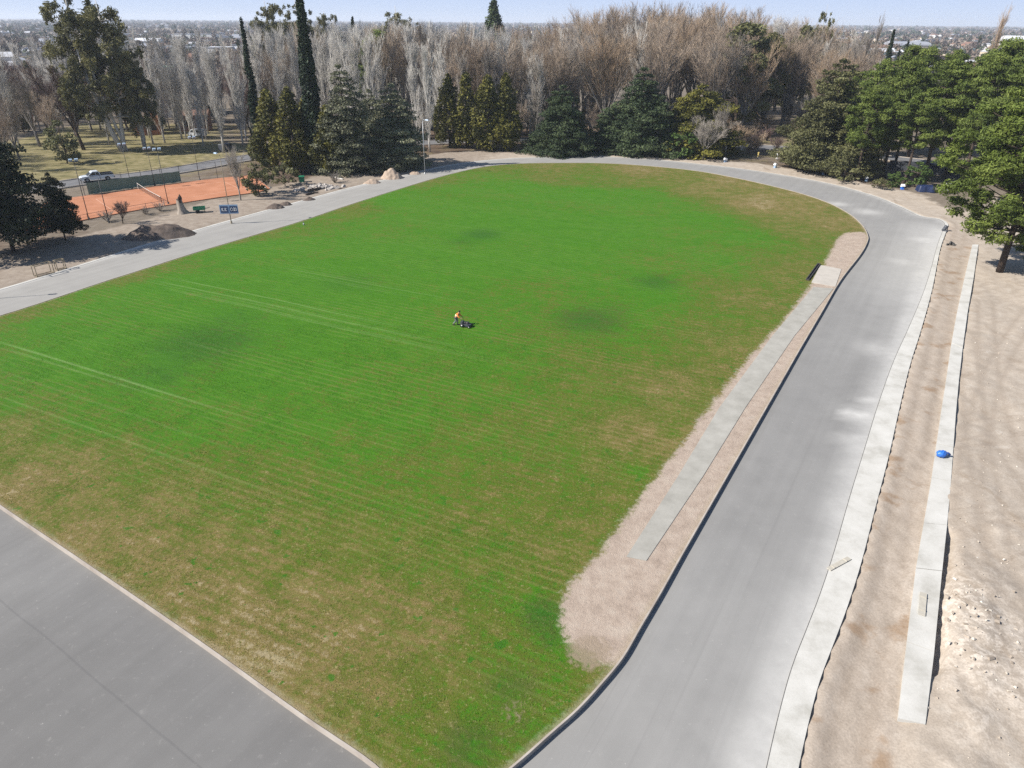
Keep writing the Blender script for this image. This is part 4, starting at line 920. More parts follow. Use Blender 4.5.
for row, py in enumerate((138, 129, 120, 111, 103)):
    for px in np.arange(538 + row * 5, 866, 18.0):
        p_ = px + rr.normal(0, 5); q_ = py + rr.normal(0, 3)
        if 660 < px < 815 and row == 0 and rr.random() < .6: continue
        tp = np.interp(px, [540, 580, 620, 690, 740, 800, 860], [34, 14, 8, 6, 16, 26, 44]) + (4 - row) * 7 - 14 + rr.normal(0, 5)
        g_ = rr.random(); pr = bare_brown[k % 3] if g_ < .5 else (bare_tan[k % 2] if g_ < .78 else (bare_grey[k % 2] if g_ < .9 else bare_poplar[k % 4]))
        nm, lab, grp = (('silver_poplar', 'silver poplar standing among the massed brown trees', 'silver poplars in the brown wood') if pr in bare_poplar else ('bare_tree', 'leafless brown tree in the massed wood behind the bend', 'massed brown wood'))
        T(nm, pr, p_, q_, max(-2, tp), lab, 'tree', grp, w=rr.uniform(.85, 1.15)); k += 1
for i in range(46):
    px = rr.uniform(430, 830); py = rr.uniform(126, 143)
    if 700 < px < 800 and py > 134: continue
    pr = (bare_brown + bare_grey + bare_purple)[int(rr.integers(6))]; x, y = at(px, py)
    plant('bare_tree', pr, x, y, rr.uniform(6, 12), 'young leafless tree under the tall bare wood', 'tree', 'young trees under the bare wood', w=rr.uniform(1.0, 1.5))
for i in range(26):                                        # twiggy scrub along the far road
    px = rr.uniform(690, 805); py = rr.uniform(128, 156)
    T('bare_shrub', bush[i % 3 if i % 3 != 1 else 0], px, py, py - rr.uniform(9, 24), 'beige leafless shrub in the scrub left of the feathery evergreen', 'shrub', 'beige scrub by the far road', w=rr.uniform(1, 1.5))
for i in range(40):
    px = rr.uniform(835, 1040); py = rr.uniform(84, 132); x, y = at(px, py); pr = (bare_grey + bare_brown + bare_tan)[int(rr.integers(7))]
    plant('bare_tree', pr, x, y, rr.uniform(9, 15), 'leafless tree behind the pine grove toward the town', 'tree', 'bare trees behind the pine grove', w=rr.uniform(1, 1.4))
for i in range(20):
    px = rr.uniform(520, 690); py = rr.uniform(128, 150)
    T('bare_shrub', bush[i % 3], px, py, py - rr.uniform(8, 20), 'leafless shrub growing between and behind the cedars', 'shrub', 'shrubs behind the cedars', w=rr.uniform(1, 1.4))
for i in range(170):                                        # winter park at the left, thinning into the town
    px = rr.uniform(-30, 268); py = rr.uniform(66, 132) if i < 130 else rr.uniform(118, 138)
    if 80 < px < 240 and py > 133: continue
    pr = (bare_grey + bare_brown + bare_purple + bare_poplar)[int(rr.integers(10))]
    x, y = at(px, py); H_ = rr.uniform(11, 18) * (1.5 if pr in bare_poplar else 1)
    plant('bare_tree' if pr not in bare_poplar else 'silver_poplar', pr, x, y, H_, 'leafless winter tree in the park between the gums and the town' if pr not in bare_poplar else 'bare silver poplar in the park toward the town', 'tree', 'winter trees toward the town' if pr not in bare_poplar else 'silver poplars toward the town', w=rr.uniform(.9, 1.3))
for i in range(9):
    px, py = ((-60, 170), (-30, 158), (-75, 152), (20, 160), (-15, 146), (40, 146), (-50, 163), (10, 172), (60, 154))[i]; x, y = at(px, py)
    plant('bare_tree', (bare_grey + bare_brown)[i % 5], x, y, rr.uniform(13, 19), 'bare park tree beside the road left of the pickup', 'tree', 'bare trees left of the lawn', w=rr.uniform(.9, 1.2))
for i in range(16):
    px = rr.uniform(100, 255) if i % 2 else rr.uniform(140, 255); py = rr.uniform(126, 150); x, y = at(px, py)
    plant('silver_poplar', bare_poplar[i % 4], x, y, rr.uniform(20, 27), 'slender bare silver poplar scattered over the lawn left of the cypresses', 'tree', 'silver poplars on the lawn', w=rr.uniform(.8, 1.1))
for px, py, tp, lab in ((24, 132, 82, 'narrow olive evergreen among pale poplars at the far left'), (34, 96, 60, 'dark evergreen clump toward the town at the far left'), (212, 88, 52, 'slim green evergreen toward the town, left of the thin cypress')):
    T('evergreen', yel[0], px, py, tp, lab, w=1.0)
# ================================================================= things on and around the track
STEEL = simple('galvanised_steel', (.34, .35, .36), .45, .2, 4, .6)
DARKM = simple('dark_painted_metal', (.035, .034, .036), .55, .3, 5)
RUSTM = simple('weathered_frame_metal', (.20, .165, .11), .7, .35, 6)
WHITEP = simple('white_paint', (.74, .74, .72), .5, .12, 4)
LAMPG = simple('lamp_housing', (.36, .46, .56), .35, .1, 4)
GREENC = simple('green_windscreen_cloth', (.12, .21, .165), .85, .25, 1.2)
NAVY = simple('navy_panel', (.022, .045, .11), .5, .2, 4)
SKYB = simple('faded_blue_board', (.22, .32, .45), .6, .2, 4)
BLUEP = simple('blue_plastic', (.03, .14, .50), .4, .15, 4)
TARP = simple('dark_blue_tarpaulin', (.012, .022, .065), .5, .3, 2)
GREENP = simple('green_plastic', (.02, .20, .10), .45, .15, 4)
YELLOW = simple('faded_yellow_paint', (.55, .42, .14), .6, .2, 4)
GREYP = simple('dark_grey_plastic', (.055, .06, .07), .55, .25, 4)
TYRE = simple('tyre_rubber', (.02, .02, .021), .85, .2, 8)
SOILD = NT('dark_and_shaded_soil'); _n = SOILD.noise(1.2, 6, .7); SOILD = SOILD.surf(SOILD.ramp(_n, [(.3, (.085, .066, .055)), (.7, (.17, .135, .112))]), .95, _n, .6, .15, spec=.1)  # dark soil; on the long heap this tone also stands in for tree shade
SOILT = NT('tan_heaped_soil'); _n = SOILT.noise(1.2, 6, .7); SOILT = SOILT.surf(SOILT.ramp(_n, [(.3, (.27, .20, .15)), (.7, (.44, .35, .27))]), .95, _n, .6, .15, spec=.1)
ROCK = simple('broken_concrete', (.33, .30, .27), .9, .35, 3, bump=.4)
STUMPW = bark_mat('weathered_stump', (.16, .135, .11), (.36, .31, .26), .0)
def heading(a, b):
    (x0, y0), (x1, y1) = at(*a), at(*b); return math.atan2(y1 - y0, x1 - x0)

def lamp_post(px, py, top, label, mat, kind='arm', rz=0.0, r=.085, pos=None, H=None, head=LAMPG):
    x, y = pos if pos else at(px, py); H = H or height_of(x, y, top)
    o = thing('lamp_post', (x, y, 0), label, 'lamp post', rz)
    mb = MB(); mb.tube([(0, 0, -.3), (0, 0, H * .5), (0, 0, H)], [r, r * .8, r * .55], 8); mb.lathe([(.0, .35), (.16, .35), (.16, -.1)], k=8)
    mb.build('pole', mat, o, True)
    mb = MB()
    if kind == 'arm':
        mb.tube([(0, 0, H), (.25, 0, H + .25), (.9, 0, H + .32)], [.045, .04, .035], 6); mb.build('arm', mat, o, True)
        mb = MB(); mb.box((1.25, 0, H + .31), (.95, .36, .16), top=(.7, .6)); mb.box((1.25, 0, H + .22), (.7, .26, .04)); mb.build('lamp_head', head, o)
    else:
        mb.tube([(-.55, 0, H - .1), (.55, 0, H - .1)], .035, 6); mb.build('crossbar', mat, o, True)
        for sx in (-.42, .42):
            mb = MB(); mb.box((sx, .14, H + .12), (.52, .24, .42), rot=np.array([(1, 0, 0), (0, .87, -.5), (0, .5, .87)])); mb.build('floodlight', head, o)
    return o
lamp_post(425, 174, 121, 'tall white lamp post beside the track, in front of the cedars', STEEL, 'arm', -.6, .10)
sp = lamp_post(231.5, 223.5, 156, 'slim dark pole carrying the navy two-panel sign', RUSTM, 'arm', 2.4, .07)
gx, gy = at(48, 295.5); shl = 11.0 / math.tan(math.radians(39.5))
lamp_post(0, 0, 0, 'lamp post standing off the left edge whose shadow crosses the track', STEEL, 'arm', 0.3, .09, pos=(gx - shl * math.cos(math.radians(15)) - 1.2, gy - shl * math.sin(math.radians(15))), H=11.0)
lamp_post(89, 219.5, 161, 'dark court lamp pole at the near left corner of the clay court', DARKM, 'flood', .6, .07)
lamp_post(168.5, 204.5, 150, 'dark court lamp pole behind the grey stump', DARKM, 'flood', .6, .07)
lamp_post(132, 188.8, 145, 'thin dark court lamp pole at the far side, left of the net', DARKM, 'flood', .6, .06)
lamp_post(155, 186, 149, 'thin dark court lamp pole at the far side, right of the net', DARKM, 'flood', .6, .06)
lamp_post(200, 180.5, 138, 'thin dark court lamp pole at the far right of the green windscreen', DARKM, 'flood', .6, .05)
x, y = at(109.3, 223.4); mb = MB(); mb.tube([(0, 0, -.2), (0, 0, height_of(x, y, 178))], [.07, .05], 7); mb.lathe([(.13, 0), (.13, .9), (.0, .9)], k=8)
tag(mb.build('fence_pole', DARKM, loc=(x, y, 0), smooth=True), 'plain dark pole by the near edge of the clay court with a pale foot', 'pole')
# sign
x, y = at(231.5, 223.5); z0 = height_of(x, y, 213.5); z1 = height_of(x, y, 204.5)
sg = thing('sign_board', (x, y, 0), 'pale blue sign with two navy panels of white marks on the slim pole', 'sign', .12)
mb = MB(); mb.box((-.0, -.11, (z0 + z1) / 2), (2.9, .05, z1 - z0)); mb.build('board', SKYB, sg)
for sx in (-.72, .72):
    mb = MB(); mb.box((sx, -.15, (z0 + z1) / 2 - .03), (1.18, .03, (z1 - z0) * .72)); pn = mb.build('panel', NAVY, sg)
    mb = MB(); zc = (z0 + z1) / 2 - .03
    if sx < 0:                                              # a K, a point and a K
        for q in (-.36, .12):
            mb.box((sx + q, -.172, zc), (.07, .012, .52))
            for s_ in (-1, 1): mb.box((sx + q + .14, -.172, zc + s_ * .13), (.30, .010, .07), rot=np.array([(math.cos(.8), 0, -s_ * math.sin(.8)), (0, 1, 0), (s_ * math.sin(.8), 0, math.cos(.8))]))
        mb.box((sx - .03, -.172, zc - .22), (.07, .012, .07))
    else:
        for q in (-.3, .08, .34):
            a = np.linspace(.5, 2 * PI - .5, 12) if q < 0 else np.linspace(0, 2 * PI, 13)
            mb.tube([(sx + q + .13 * math.cos(b), -.170, zc + .24 * math.sin(b)) for b in a], .03, 4)
    mb.build('lettering', WHITEP, pn)
# court equipment
def post_fence(pts, h, label, name='fence', cloth=None, cloth_h=2.2, step_=3.0, wires=4, mat=DARKM, post=.045, cat='fence', z0=.15):
    P = np.array(pts); o = thing(name, (*P[0], 0), label, cat); P = P - P[0]
    seg = np.linalg.norm(np.diff(P, axis=0), axis=1); tot = seg.sum(); cum = np.concatenate([[0], np.cumsum(seg)])
    n = max(2, int(round(tot / step_)) + 1); d = np.linspace(0, tot, n)
    Q = np.column_stack([np.interp(d, cum, P[:, 0]), np.interp(d, cum, P[:, 1])])
    for q in Q:
        mb = MB(); mb.tube([(q[0], q[1], -.2), (q[0], q[1], h)], post, 6); mb.build('post', mat, o)
    mb = MB()
    for k in range(wires):
        zz = z0 + (h - .08 - z0) * k / (wires - 1); mb.tube([(q[0], q[1], zz) for q in Q], .014 if k < wires - 1 else .028, 4)
    mb.build('wire', mat, o)
    if cloth:
        mb = MB(); m_ = 60; dd = np.linspace(tot * cloth[0], tot * cloth[1], m_); C = np.column_stack([np.interp(dd, cum, P[:, 0]), np.interp(dd, cum, P[:, 1])])
        T_ = unit(np.gradient(C, axis=0)); N_ = np.column_stack([-T_[:, 1], T_[:, 0]]); C = C - N_ * (.07 + .03 * np.sin(np.arange(m_) * 1.1)[:, None])
        V = []
        for off in (0, .02):
            for zz in (z0 + .05, z0 + cloth_h * .5, z0 + cloth_h): V.append(np.column_stack([C + N_ * off, np.full(m_, zz) + .05 * np.sin(np.arange(m_) * .9)]))
        i = np.arange(m_ - 1)[:, None]; f = lambda a, b: np.hstack([i + a * m_, i + a * m_ + 1, i + b * m_ + 1, i + b * m_])
        mb.add(np.concatenate(V), np.concatenate([f(0, 1), f(1, 2), f(4, 3), f(5, 4), f(2, 5), f(3, 0)])); mb.build('windscreen', cloth[2], o)
    return o
post_fence(A([(66, 200.2), (100, 193.6), (137, 188.2), (178, 183), (221, 178), (253, 174.8)]), 3.4, 'far court fence of dark posts with a long faded green windscreen', cloth=(.12, .60, GREENC), cloth_h=2.1, step_=3.6)
post_fence(A([(48, 229), (89, 220.3), (120, 214.3), (142, 210.6), (165, 206.6)]), 1.15, 'low wire fence along the near edge of the clay court', step_=3.2, wires=3, post=.035)
post_fence(A([(888, 170), (915, 172), (950, 177), (985, 184)]), 2.3, 'dark shade-cloth fence seen between the trunks of the pine grove', cloth=(.0, 1.0, GREYP), cloth_h=2.0)
n0, n1 = np.array(at(138.5, 189.5)), np.array(at(162, 203.5)); L = np.linalg.norm(n1 - n0); a = math.atan2(*(n1 - n0)[::-1])
nt_ = thing('tennis_net', (*n0, .14), 'tennis net with a white band across the orange clay court', 'net', a)
for q in (0, L): 
    mb = MB(); mb.tube([(q, 0, 0), (q, 0, 1.12)], .05, 8); mb.lathe([(.06, 1.12), (.05, 1.16), (0, 1.17)], (q, 0, 0), 8); mb.build('post', WHITEP if q == 0 else DARKM, nt_)
mb = MB(); sag = lambda t_: 1.05 - .12 * math.sin(t_ * PI)
for k in range(7):
    mb.tube([(L * t_, 0, .05 + (sag(t_) - .05) * k / 7) for t_ in np.linspace(0, 1, 9)], .008, 3, caps=False)
for k in range(72): t_ = (k + .5) / 72; mb.tube([(L * t_, 0, .03), (L * t_, 0, sag(t_))], .007, 3, caps=False)
mb.build('netting', DARKM, nt_)
mb = MB(); 
for k in range(12): t0_, t1_ = k / 12, (k + 1) / 12; mb.box((L * (t0_ + t1_) / 2, 0, (sag(t0_) + sag(t1_)) / 2), (L / 12, .05, .075))
mb.build('band', simple('net_tape', (.55, .50, .44), .7, .15, 4), nt_)
mb = MB()
for k in range(3):
    q0, q1 = np.array(at(118, 197.0)), np.array(at(119, 197.0))
ln = [((96, 199), (224, 181.5)), ((112, 210), (240, 189)), ((96, 199), (112, 210)), ((224, 181.5), (240, 189))]
for (p, q) in ln:
    p, q = np.array(at(*p, .15)), np.array(at(*q, .15)); d_ = (q - p) / np.linalg.norm(q - p); n_ = np.array((-d_[1], d_[0])) * .03
    mb.add(np.array([(*(p - n_), .144), (*(p + n_), .144), (*(q + n_), .144), (*(q - n_), .144)]), np.array([(3, 2, 1, 0)]))
structure('court_lines', mb, simple('dusty_court_line', (.62, .40, .30), .9, .3, 3))

# heaps, stump, bins, frames
def heap(name, px, py, L, W, H, label, mat, rz=0.0, seed=1, cat='heap', z=0.0):
    x, y = at(px, py); n = 30; a = np.linspace(-1.15, 1.15, n); U, V_ = np.meshgrid(a, a, indexing='ij'); r = np.hypot(U, V_)
    Zh = H * np.clip(1 - r ** 1.5, 0, 1) * (.55 + .9 * fbm(U * 1.8 + seed * 7, V_ * 1.8 + seed, 4)) + .22 * H * (fbm(U * 7 + seed, V_ * 7, 2) - .5) * (r < 1) - .12
    i, j = np.meshgrid(np.arange(n - 1), np.arange(n - 1), indexing='ij'); F_ = np.stack([i * n + j, (i + 1) * n + j, (i + 1) * n + j + 1, i * n + j + 1], -1).reshape(-1, 4)
    mb = MB(); mb.add(np.stack([U * L / 2, V_ * W / 2, Zh], -1).reshape(-1, 3), F_)
    o = mb.build(name, mat, smooth=True, loc=(x, y, z)); o.rotation_euler.z = rz; return tag(o, label, cat)
heap('soil_heap', 160, 236, 11, 5.0, 2.2, 'long soil heap beside the track, coloured dark for the tree shade on it', SOILD, .25, 2)
heap('soil_heap', 275, 208, 3.6, 2.4, .95, 'small dark soil heap near the track below the rubble', SOILD, .2, 3)
heap('soil_heap', 285, 205, 2.8, 2.0, .75, 'second small soil heap, just right of the small dark one', SOILD, .2, 4)
heap('soil_heap', 309, 200, 2.8, 1.6, .6, 'low brown soil heap near the white edge of the track', SOILD, .5, 5)
heap('sand_heap', 392, 178, 5.0, 4.0, 2.0, 'tan earth heap under the cedars beside the track', SOILT, .2, 6)
heap('sand_heap', 372, 183, 4.0, 2.6, .9, 'flat tan earth heap left of the higher one', SOILT, .2, 7)
heap('sand_heap', 415, 174, 3.0, 2.0, .7, 'little tan heap at the foot of the white lamp post', SOILT, .2, 8)
def chunks(px, py, n, spread, size, label, name='rubble_heap', mat=ROCK, seed=4):
    r = np.random.default_rng(seed); x, y = at(px, py); mb = MB()
    for i in range(n):
        q = r.normal(0, spread, 2) * (1.6, .7); s_ = size * r.uniform(.4, 1.2, 3) * (1.3, 1, .6); h_ = max(0, .55 - np.hypot(*q) / spread * .28) * r.random()
        e = Matrix.Rotation(r.uniform(0, 6), 3, 'Z') @ Matrix.Rotation(r.normal(0, .4), 3, 'X') @ Matrix.Rotation(r.normal(0, .4), 3, 'Y')
        mb.box((q[0], q[1], h_ + s_[2] * .3), s_, rot=np.array(e), top=(r.uniform(.6, .95), r.uniform(.6, .95)))
    return tag(mb.build(name, mat, loc=(x, y, 0)), label, 'rubble', kind=None)
chunks(322, 188, 46, .95, .85, 'heap of broken pale concrete right of the green bin')
chunks(303, 191, 20, .7, .6, 'scattered broken concrete in front of the green bin', seed=5)
chunks(262, 189, 12, .8, .5, 'few pale broken blocks at the right end of the clay court', seed=6)
def beam(p, q, r0, r1, label, mat, name='log', z=.22):
    (x0, y0), (x1, y1) = at(*p), at(*q); mb = MB(); d_ = np.array((x1 - x0, y1 - y0, 0)); t_ = np.linspace(0, 1, 6)[:, None]
    mb.tube(d_ * t_ + np.array((0, 0, z)) + RNG.normal(0, .05, (6, 3)), np.linspace(r0, r1, 6), 8)
    tag(mb.build(name, mat, loc=(x0, y0, 0), smooth=True), label, 'log')
beam((309, 192), (328, 187.5), .28, .16, 'dark felled log lying beside the rubble', BARKD)
beam((333, 178), (343, 180.5), .2, .16, 'pale squared timber lying under the cedars', BARKW)
beam((306, 195.5), (318, 193), .2, .12, 'short brown log in front of the dark one', BARKD)
x, y = at(302, 182); o = thing('bin', (x, y, 0), 'bright green bin beside the rubble heap', 'bin', .2)
mb = MB(); mb.box((0, 0, .55), (1.0, .8, 1.1), top=(1.15, 1.15)); mb.build('body', GREENP, o)
mb = MB(); mb.box((0, 0, 1.16), (1.25, 1.02, .10), top=(.95, .95)); mb.build('lid', GREENP, o)
for s_ in (-1, 1): mb = MB(); mb.lathe([(0, -.05), (.13, -.05), (.13, .05), (0, .05)], (s_ * .4, -.42, .13), 10, axis='x'); mb.build('wheel', TYRE, o)
x, y = at(183, 213.5); st_ = thing('tree_stump', (x, y, 0), 'grey broken tree stump with a dark knotted top before the clay court', 'stump')
mb = MB(); a = np.arange(14) / 14 * 2 * PI; prof = [(1.25, -.1), (.95, .15), (.7, .6), (.58, 1.2), (.5, 1.9), (.42, 2.3)]
V = [[(r_ * math.cos(b) * (1 + .18 * math.sin(3 * b + k) + .1 * math.sin(5 * b)) - .10 * z_, r_ * math.sin(b) * (1 + .16 * math.sin(4 * b + 1)), z_) for b in a] for k, (r_, z_) in enumerate(prof)]
i = np.arange(len(prof) - 1)[:, None] * 14; j = np.arange(14)[None]; j2 = (j + 1) % 14
mb.add(np.array(V).reshape(-1, 3), np.stack([i + j, i + j2, i + 14 + j2, i + 14 + j], -1).reshape(-1, 4)); mb.build('trunk', STUMPW, st_, True)
mb = MB(); rng_ = np.random.default_rng(9)
for k in range(7):
    c = np.array((-.2 + rng_.normal(0, .25), rng_.normal(0, .2), 2.1 + rng_.uniform(-.2, .55))); mb.tube([c - (.0, 0, .35), c, c + rng_.normal(0, .18, 3) + (0, 0, .3)], [.34, .3, .05], 7)
mb.build('knot', BARKD, st_, True)
x, y = at(200, 213); o = thing('garden_cart', (x, y, 0), 'green garden cart on the bare soil right of the stump', 'cart', .35)
mb = MB(); mb.box((0, 0, .62), (1.9, 1.0, .08)); 
for s_ in (-1, 1): mb.box((0, s_ * .5, .86), (1.9, .06, .44)); mb.box((s_ * .95, 0, .86), (.06, .94, .44))
mb.build('tray', GREENP, o)
for s_ in (-1, 1): mb = MB(); mb.lathe([(0, -.07), (.3, -.07), (.34, 0), (.3, .07), (0, .07)], (-.35, s_ * .6, .34), 14, axis='y'); mb.build('wheel', TYRE, o)
mb = MB(); mb.tube([(.95, -.3, .7), (1.7, -.25, .85), (1.7, .25, .85), (.95, .3, .7)], .03, 6); mb.tube([(.8, .35, .6), (.85, .35, 0)], .03, 6); mb.tube([(.8, -.35, .6), (.85, -.35, 0)], .03, 6); mb.build('handle', DARKM, o)
def frame(p, q, H, label, dep=.9):
    (x0, y0), (x1, y1) = at(*p), at(*q); L = math.hypot(x1 - x0, y1 - y0); o = thing('metal_frame', (x0, y0, .05), label, 'frame', math.atan2(y1 - y0, x1 - x0))
    for yy in (0, dep):
        mb = MB()
        for q_ in ((0, 0, L, 0), (0, H, L, H)): mb.box(((q_[0] + q_[2]) / 2, yy, q_[1] + .04), (L, .08, .08))
        for q_ in (0, L): mb.box((q_, yy, H / 2 + .04), (.08, .082, H + .08))
        mb.build('panel_frame', RUSTM, o)
    mb = MB()
    for q_ in (0, L): mb.box((q_, dep / 2, H + .04), (.078, dep - .085, .078)); mb.box((q_, dep / 2, .04), (.078, dep - .085, .078))
    mb.build('crossbar', RUSTM, o)
frame((37.5, 277.5), (54.5, 273), 1.35, 'larger rusty rectangular frame standing beside the track', .8)
frame((58, 271), (66.5, 269), 1.25, 'smaller rusty frame right of the larger one beside the track', .6)
x, y = at(304, 226.5); o = thing('track_cone', (x, y, .13), 'tiny dark marker at the grass edge under the pole shadow', 'cone')
mb = MB(); mb.lathe([(.28, 0), (.28, .04), (.14, .06), (.05, .62), (0, .63)], k=12); mb.build('body', GREYP, o, True)
mb = MB(); mb.lathe([(.105, .28), (.085, .42)], k=12); mb.build('band', WHITEP, o, True)
# markers along the outer edge of the bend
MK = [(682, 157.5, 'small white and blue marker block beneath the bright green shrub'), (725, 162.5, 'small white marker block by the bare twiggy tree at the bend'), (775, 168, 'small grey-white marker block before the beige scrub'),
      (823, 174.5, 'tilted white marker block below the feathery evergreen'), (866, 181.5, 'white marker block at the front edge of the grove'), (902, 189.5, 'blue and white marker block just left of the blue tarpaulin')]
for i, (px, py, lab) in enumerate(MK):
    x, y = at(px, py); o = thing('marker_block', (x, y, 0), lab, 'marker', .3 * i, 'marker blocks round the outside of the bend')
    mb = MB(); mb.box((0, 0, .26), (.62, .55, .6), top=(.8, .8)); mb.build('base', BLUEP if i in (0, 5) else SKYB, o)
    mb = MB(); mb.box((.04, 0, .82), (.82, .66, .5), rot=np.array(Matrix.Rotation(.25 if i != 3 else .8, 3, 'Y')), top=(.72, .72)); mb.build('cap', WHITEP, o)
def tarp_mesh(L, W, H, seed):
    n, m = 24, 16; U, V_ = np.meshgrid(np.linspace(-1, 1, n), np.linspace(-1, 1, m), indexing='ij')
    e = np.maximum(np.abs(U), np.abs(V_)); Zt = H * np.clip((1 - e) * 6, 0, 1) ** .6 * (.8 + .4 * fbm(U * 2 + seed, V_ * 2, 3)) + .04 * np.sin(U * 14 + V_ * 9) * (e < .97)
    i, j = np.meshgrid(np.arange(n - 1), np.arange(m - 1), indexing='ij'); mb = MB()
    mb.add(np.stack([U * L / 2 * (1 - .04 * np.sin(V_ * 5)), V_ * W / 2 * (1 - .06 * np.sin(U * 6 + 1)), Zt], -1).reshape(-1, 3), np.stack([i * m + j, (i + 1) * m + j, (i + 1) * m + j + 1, i * m + j + 1], -1).reshape(-1, 4)); return mb
x, y = at(925, 191.5); o = tarp_mesh(3.2, 2.2, 1.15, 3).build('tarpaulin', TARP, smooth=True, loc=(x, y, 0.05)); o.rotation_euler.z = -.2; tag(o, 'dark blue tarpaulin draped over a low stack near the white board', 'tarpaulin')
x, y = at(946, 193.5); o = thing('notice_board', (x, y, 0), 'blank white board on two short legs beside the blue tarpaulin', 'board', -.15)
mb = MB(); mb.box((0, 0, 1.25), (1.55, .06, 1.5)); mb.build('board', WHITEP, o)
for s_ in (-.5, .5): mb = MB(); mb.box((s_, .07, .75), (.07, .07, 1.7)); mb.build('leg', RUSTM, o)
x, y = at(943, 231); o = thing('oil_drum', (x, y, 0.02), 'dark grey drum leaning at the corner of the track', 'drum', .5)
mb = MB(); mb.lathe([(0, 0), (.29, 0), (.3, .03), (.29, .3), (.31, .32), (.29, .34), (.29, .62), (.31, .64), (.29, .66), (.29, .92), (.3, .95), (.27, .95), (.27, .91), (0, .91)], k=18); bd = mb.build('body', GREYP, o, True); bd.rotation_euler = (.25, .3, 0)
mb = MB(); mb.box((.22, -.32, .1), (.62, .4, .2), rot=.4, top=(.8, .7)); mb.build('wedge', GREYP, o)
chunks(951, 245, 6, .25, .45, 'small dark stones on the ground before the low wall', 'stones', simple('dark_stone', (.07, .066, .06), .9, .3), 12)
x, y = at(941, 456, .3); sk = thing('sack', (x, y, .245), 'crumpled bright blue sack lying on the low concrete wall', 'sack', .2)
n = 18; th_ = np.linspace(0, PI, n); ph_ = np.linspace(0, 2 * PI, 26, endpoint=False); TH, PH = np.meshgrid(th_, ph_, indexing='ij'); rr_ = 1 + .22 * (fbm(TH * 2.2, PH * 1.5 + 3, 3) - .5) * 2 + .05 * np.sin(PH * 7 + TH * 3)
i = np.arange(n - 1)[:, None] * 26; j = np.arange(26)[None]; mb = MB()
mb.add(np.stack([.40 * rr_ * np.sin(TH) * np.cos(PH), .32 * rr_ * np.sin(TH) * np.sin(PH), .25 + .27 * rr_ * np.cos(TH)], -1).reshape(-1, 3), np.stack([i + j, i + 26 + j, i + 26 + (j + 1) % 26, i + (j + 1) % 26], -1).reshape(-1, 4)); mb.build('body', BLUEP, sk, True)
mb = MB(); mb.tube([(.34, -.05, .3), (.5, -.1, .34), (.58, -.16, .2)], [.12, .05, .11], 9); mb.build('tied_neck', simple('dark_blue_plastic', (.012, .05, .22), .4, .2), sk, True)
for px, py, H, m_, lab in ((725, 155, 2.3, WHITEP, 'slim white post by the far road, left of its twin'), (741, 153, 2.6, WHITEP, 'slim white post by the far road, right of its twin'), (758, 157.5, 1.3, YELLOW, 'short yellow post in the scrub beyond the bend'), (793, 161.5, 1.1, YELLOW, 'short yellow post left of the feathery evergreen'), (777, 159, 1.3, WHITEP, 'short white post between the two yellow ones')):
    x, y = at(px, py); o = thing('post', (x, y, 0), lab, 'post'); mb = MB(); mb.lathe([(.2, -.1), (.2, H * .85), (.24, H * .86), (.24, H * .95), (.1, H), (0, H)], k=10); mb.build('shaft', m_, o); mb = MB(); mb.box((0, 0, .08), (.6, .6, .22), top=(.85, .85)); mb.build('footing', ROCK, o)

# ================================================================= vehicles
GLASS = simple('dark_car_glass', (.02, .025, .03), .08, .1, 2, spec=.6)
SILVER = simple('silver_car_paint', (.60, .64, .69), .3, .06, 2, .15)
WHITEV = simple('white_van_paint', (.52, .53, .54), .35, .08, 2)
CHROME = simple('bright_lamp_lens', (.6, .6, .58), .15, .05, 2, .3)
REDL = simple('red_lamp_lens', (.35, .02, .02), .25, .1, 2)
def wheels(o, xs_, yw, r):
    for xx in xs_:
        for s_ in (-1, 1):
            mb = MB(); mb.lathe([(r * .6, -.11), (r * .93, -.11), (r, -.06), (r, .06), (r * .93, .11), (r * .6, .11)], (xx, s_ * yw, r), 20, axis='y'); w_ = mb.build('wheel', TYRE, o, True)
            mb = MB(); mb.lathe([(0, s_ * .07), (r * .3, s_ * .09), (r * .6, s_ * .06), (r * .62, -s_ * .05)], (xx, s_ * yw, r), 14, axis='y'); mb.build('rim', STEEL, w_, True)
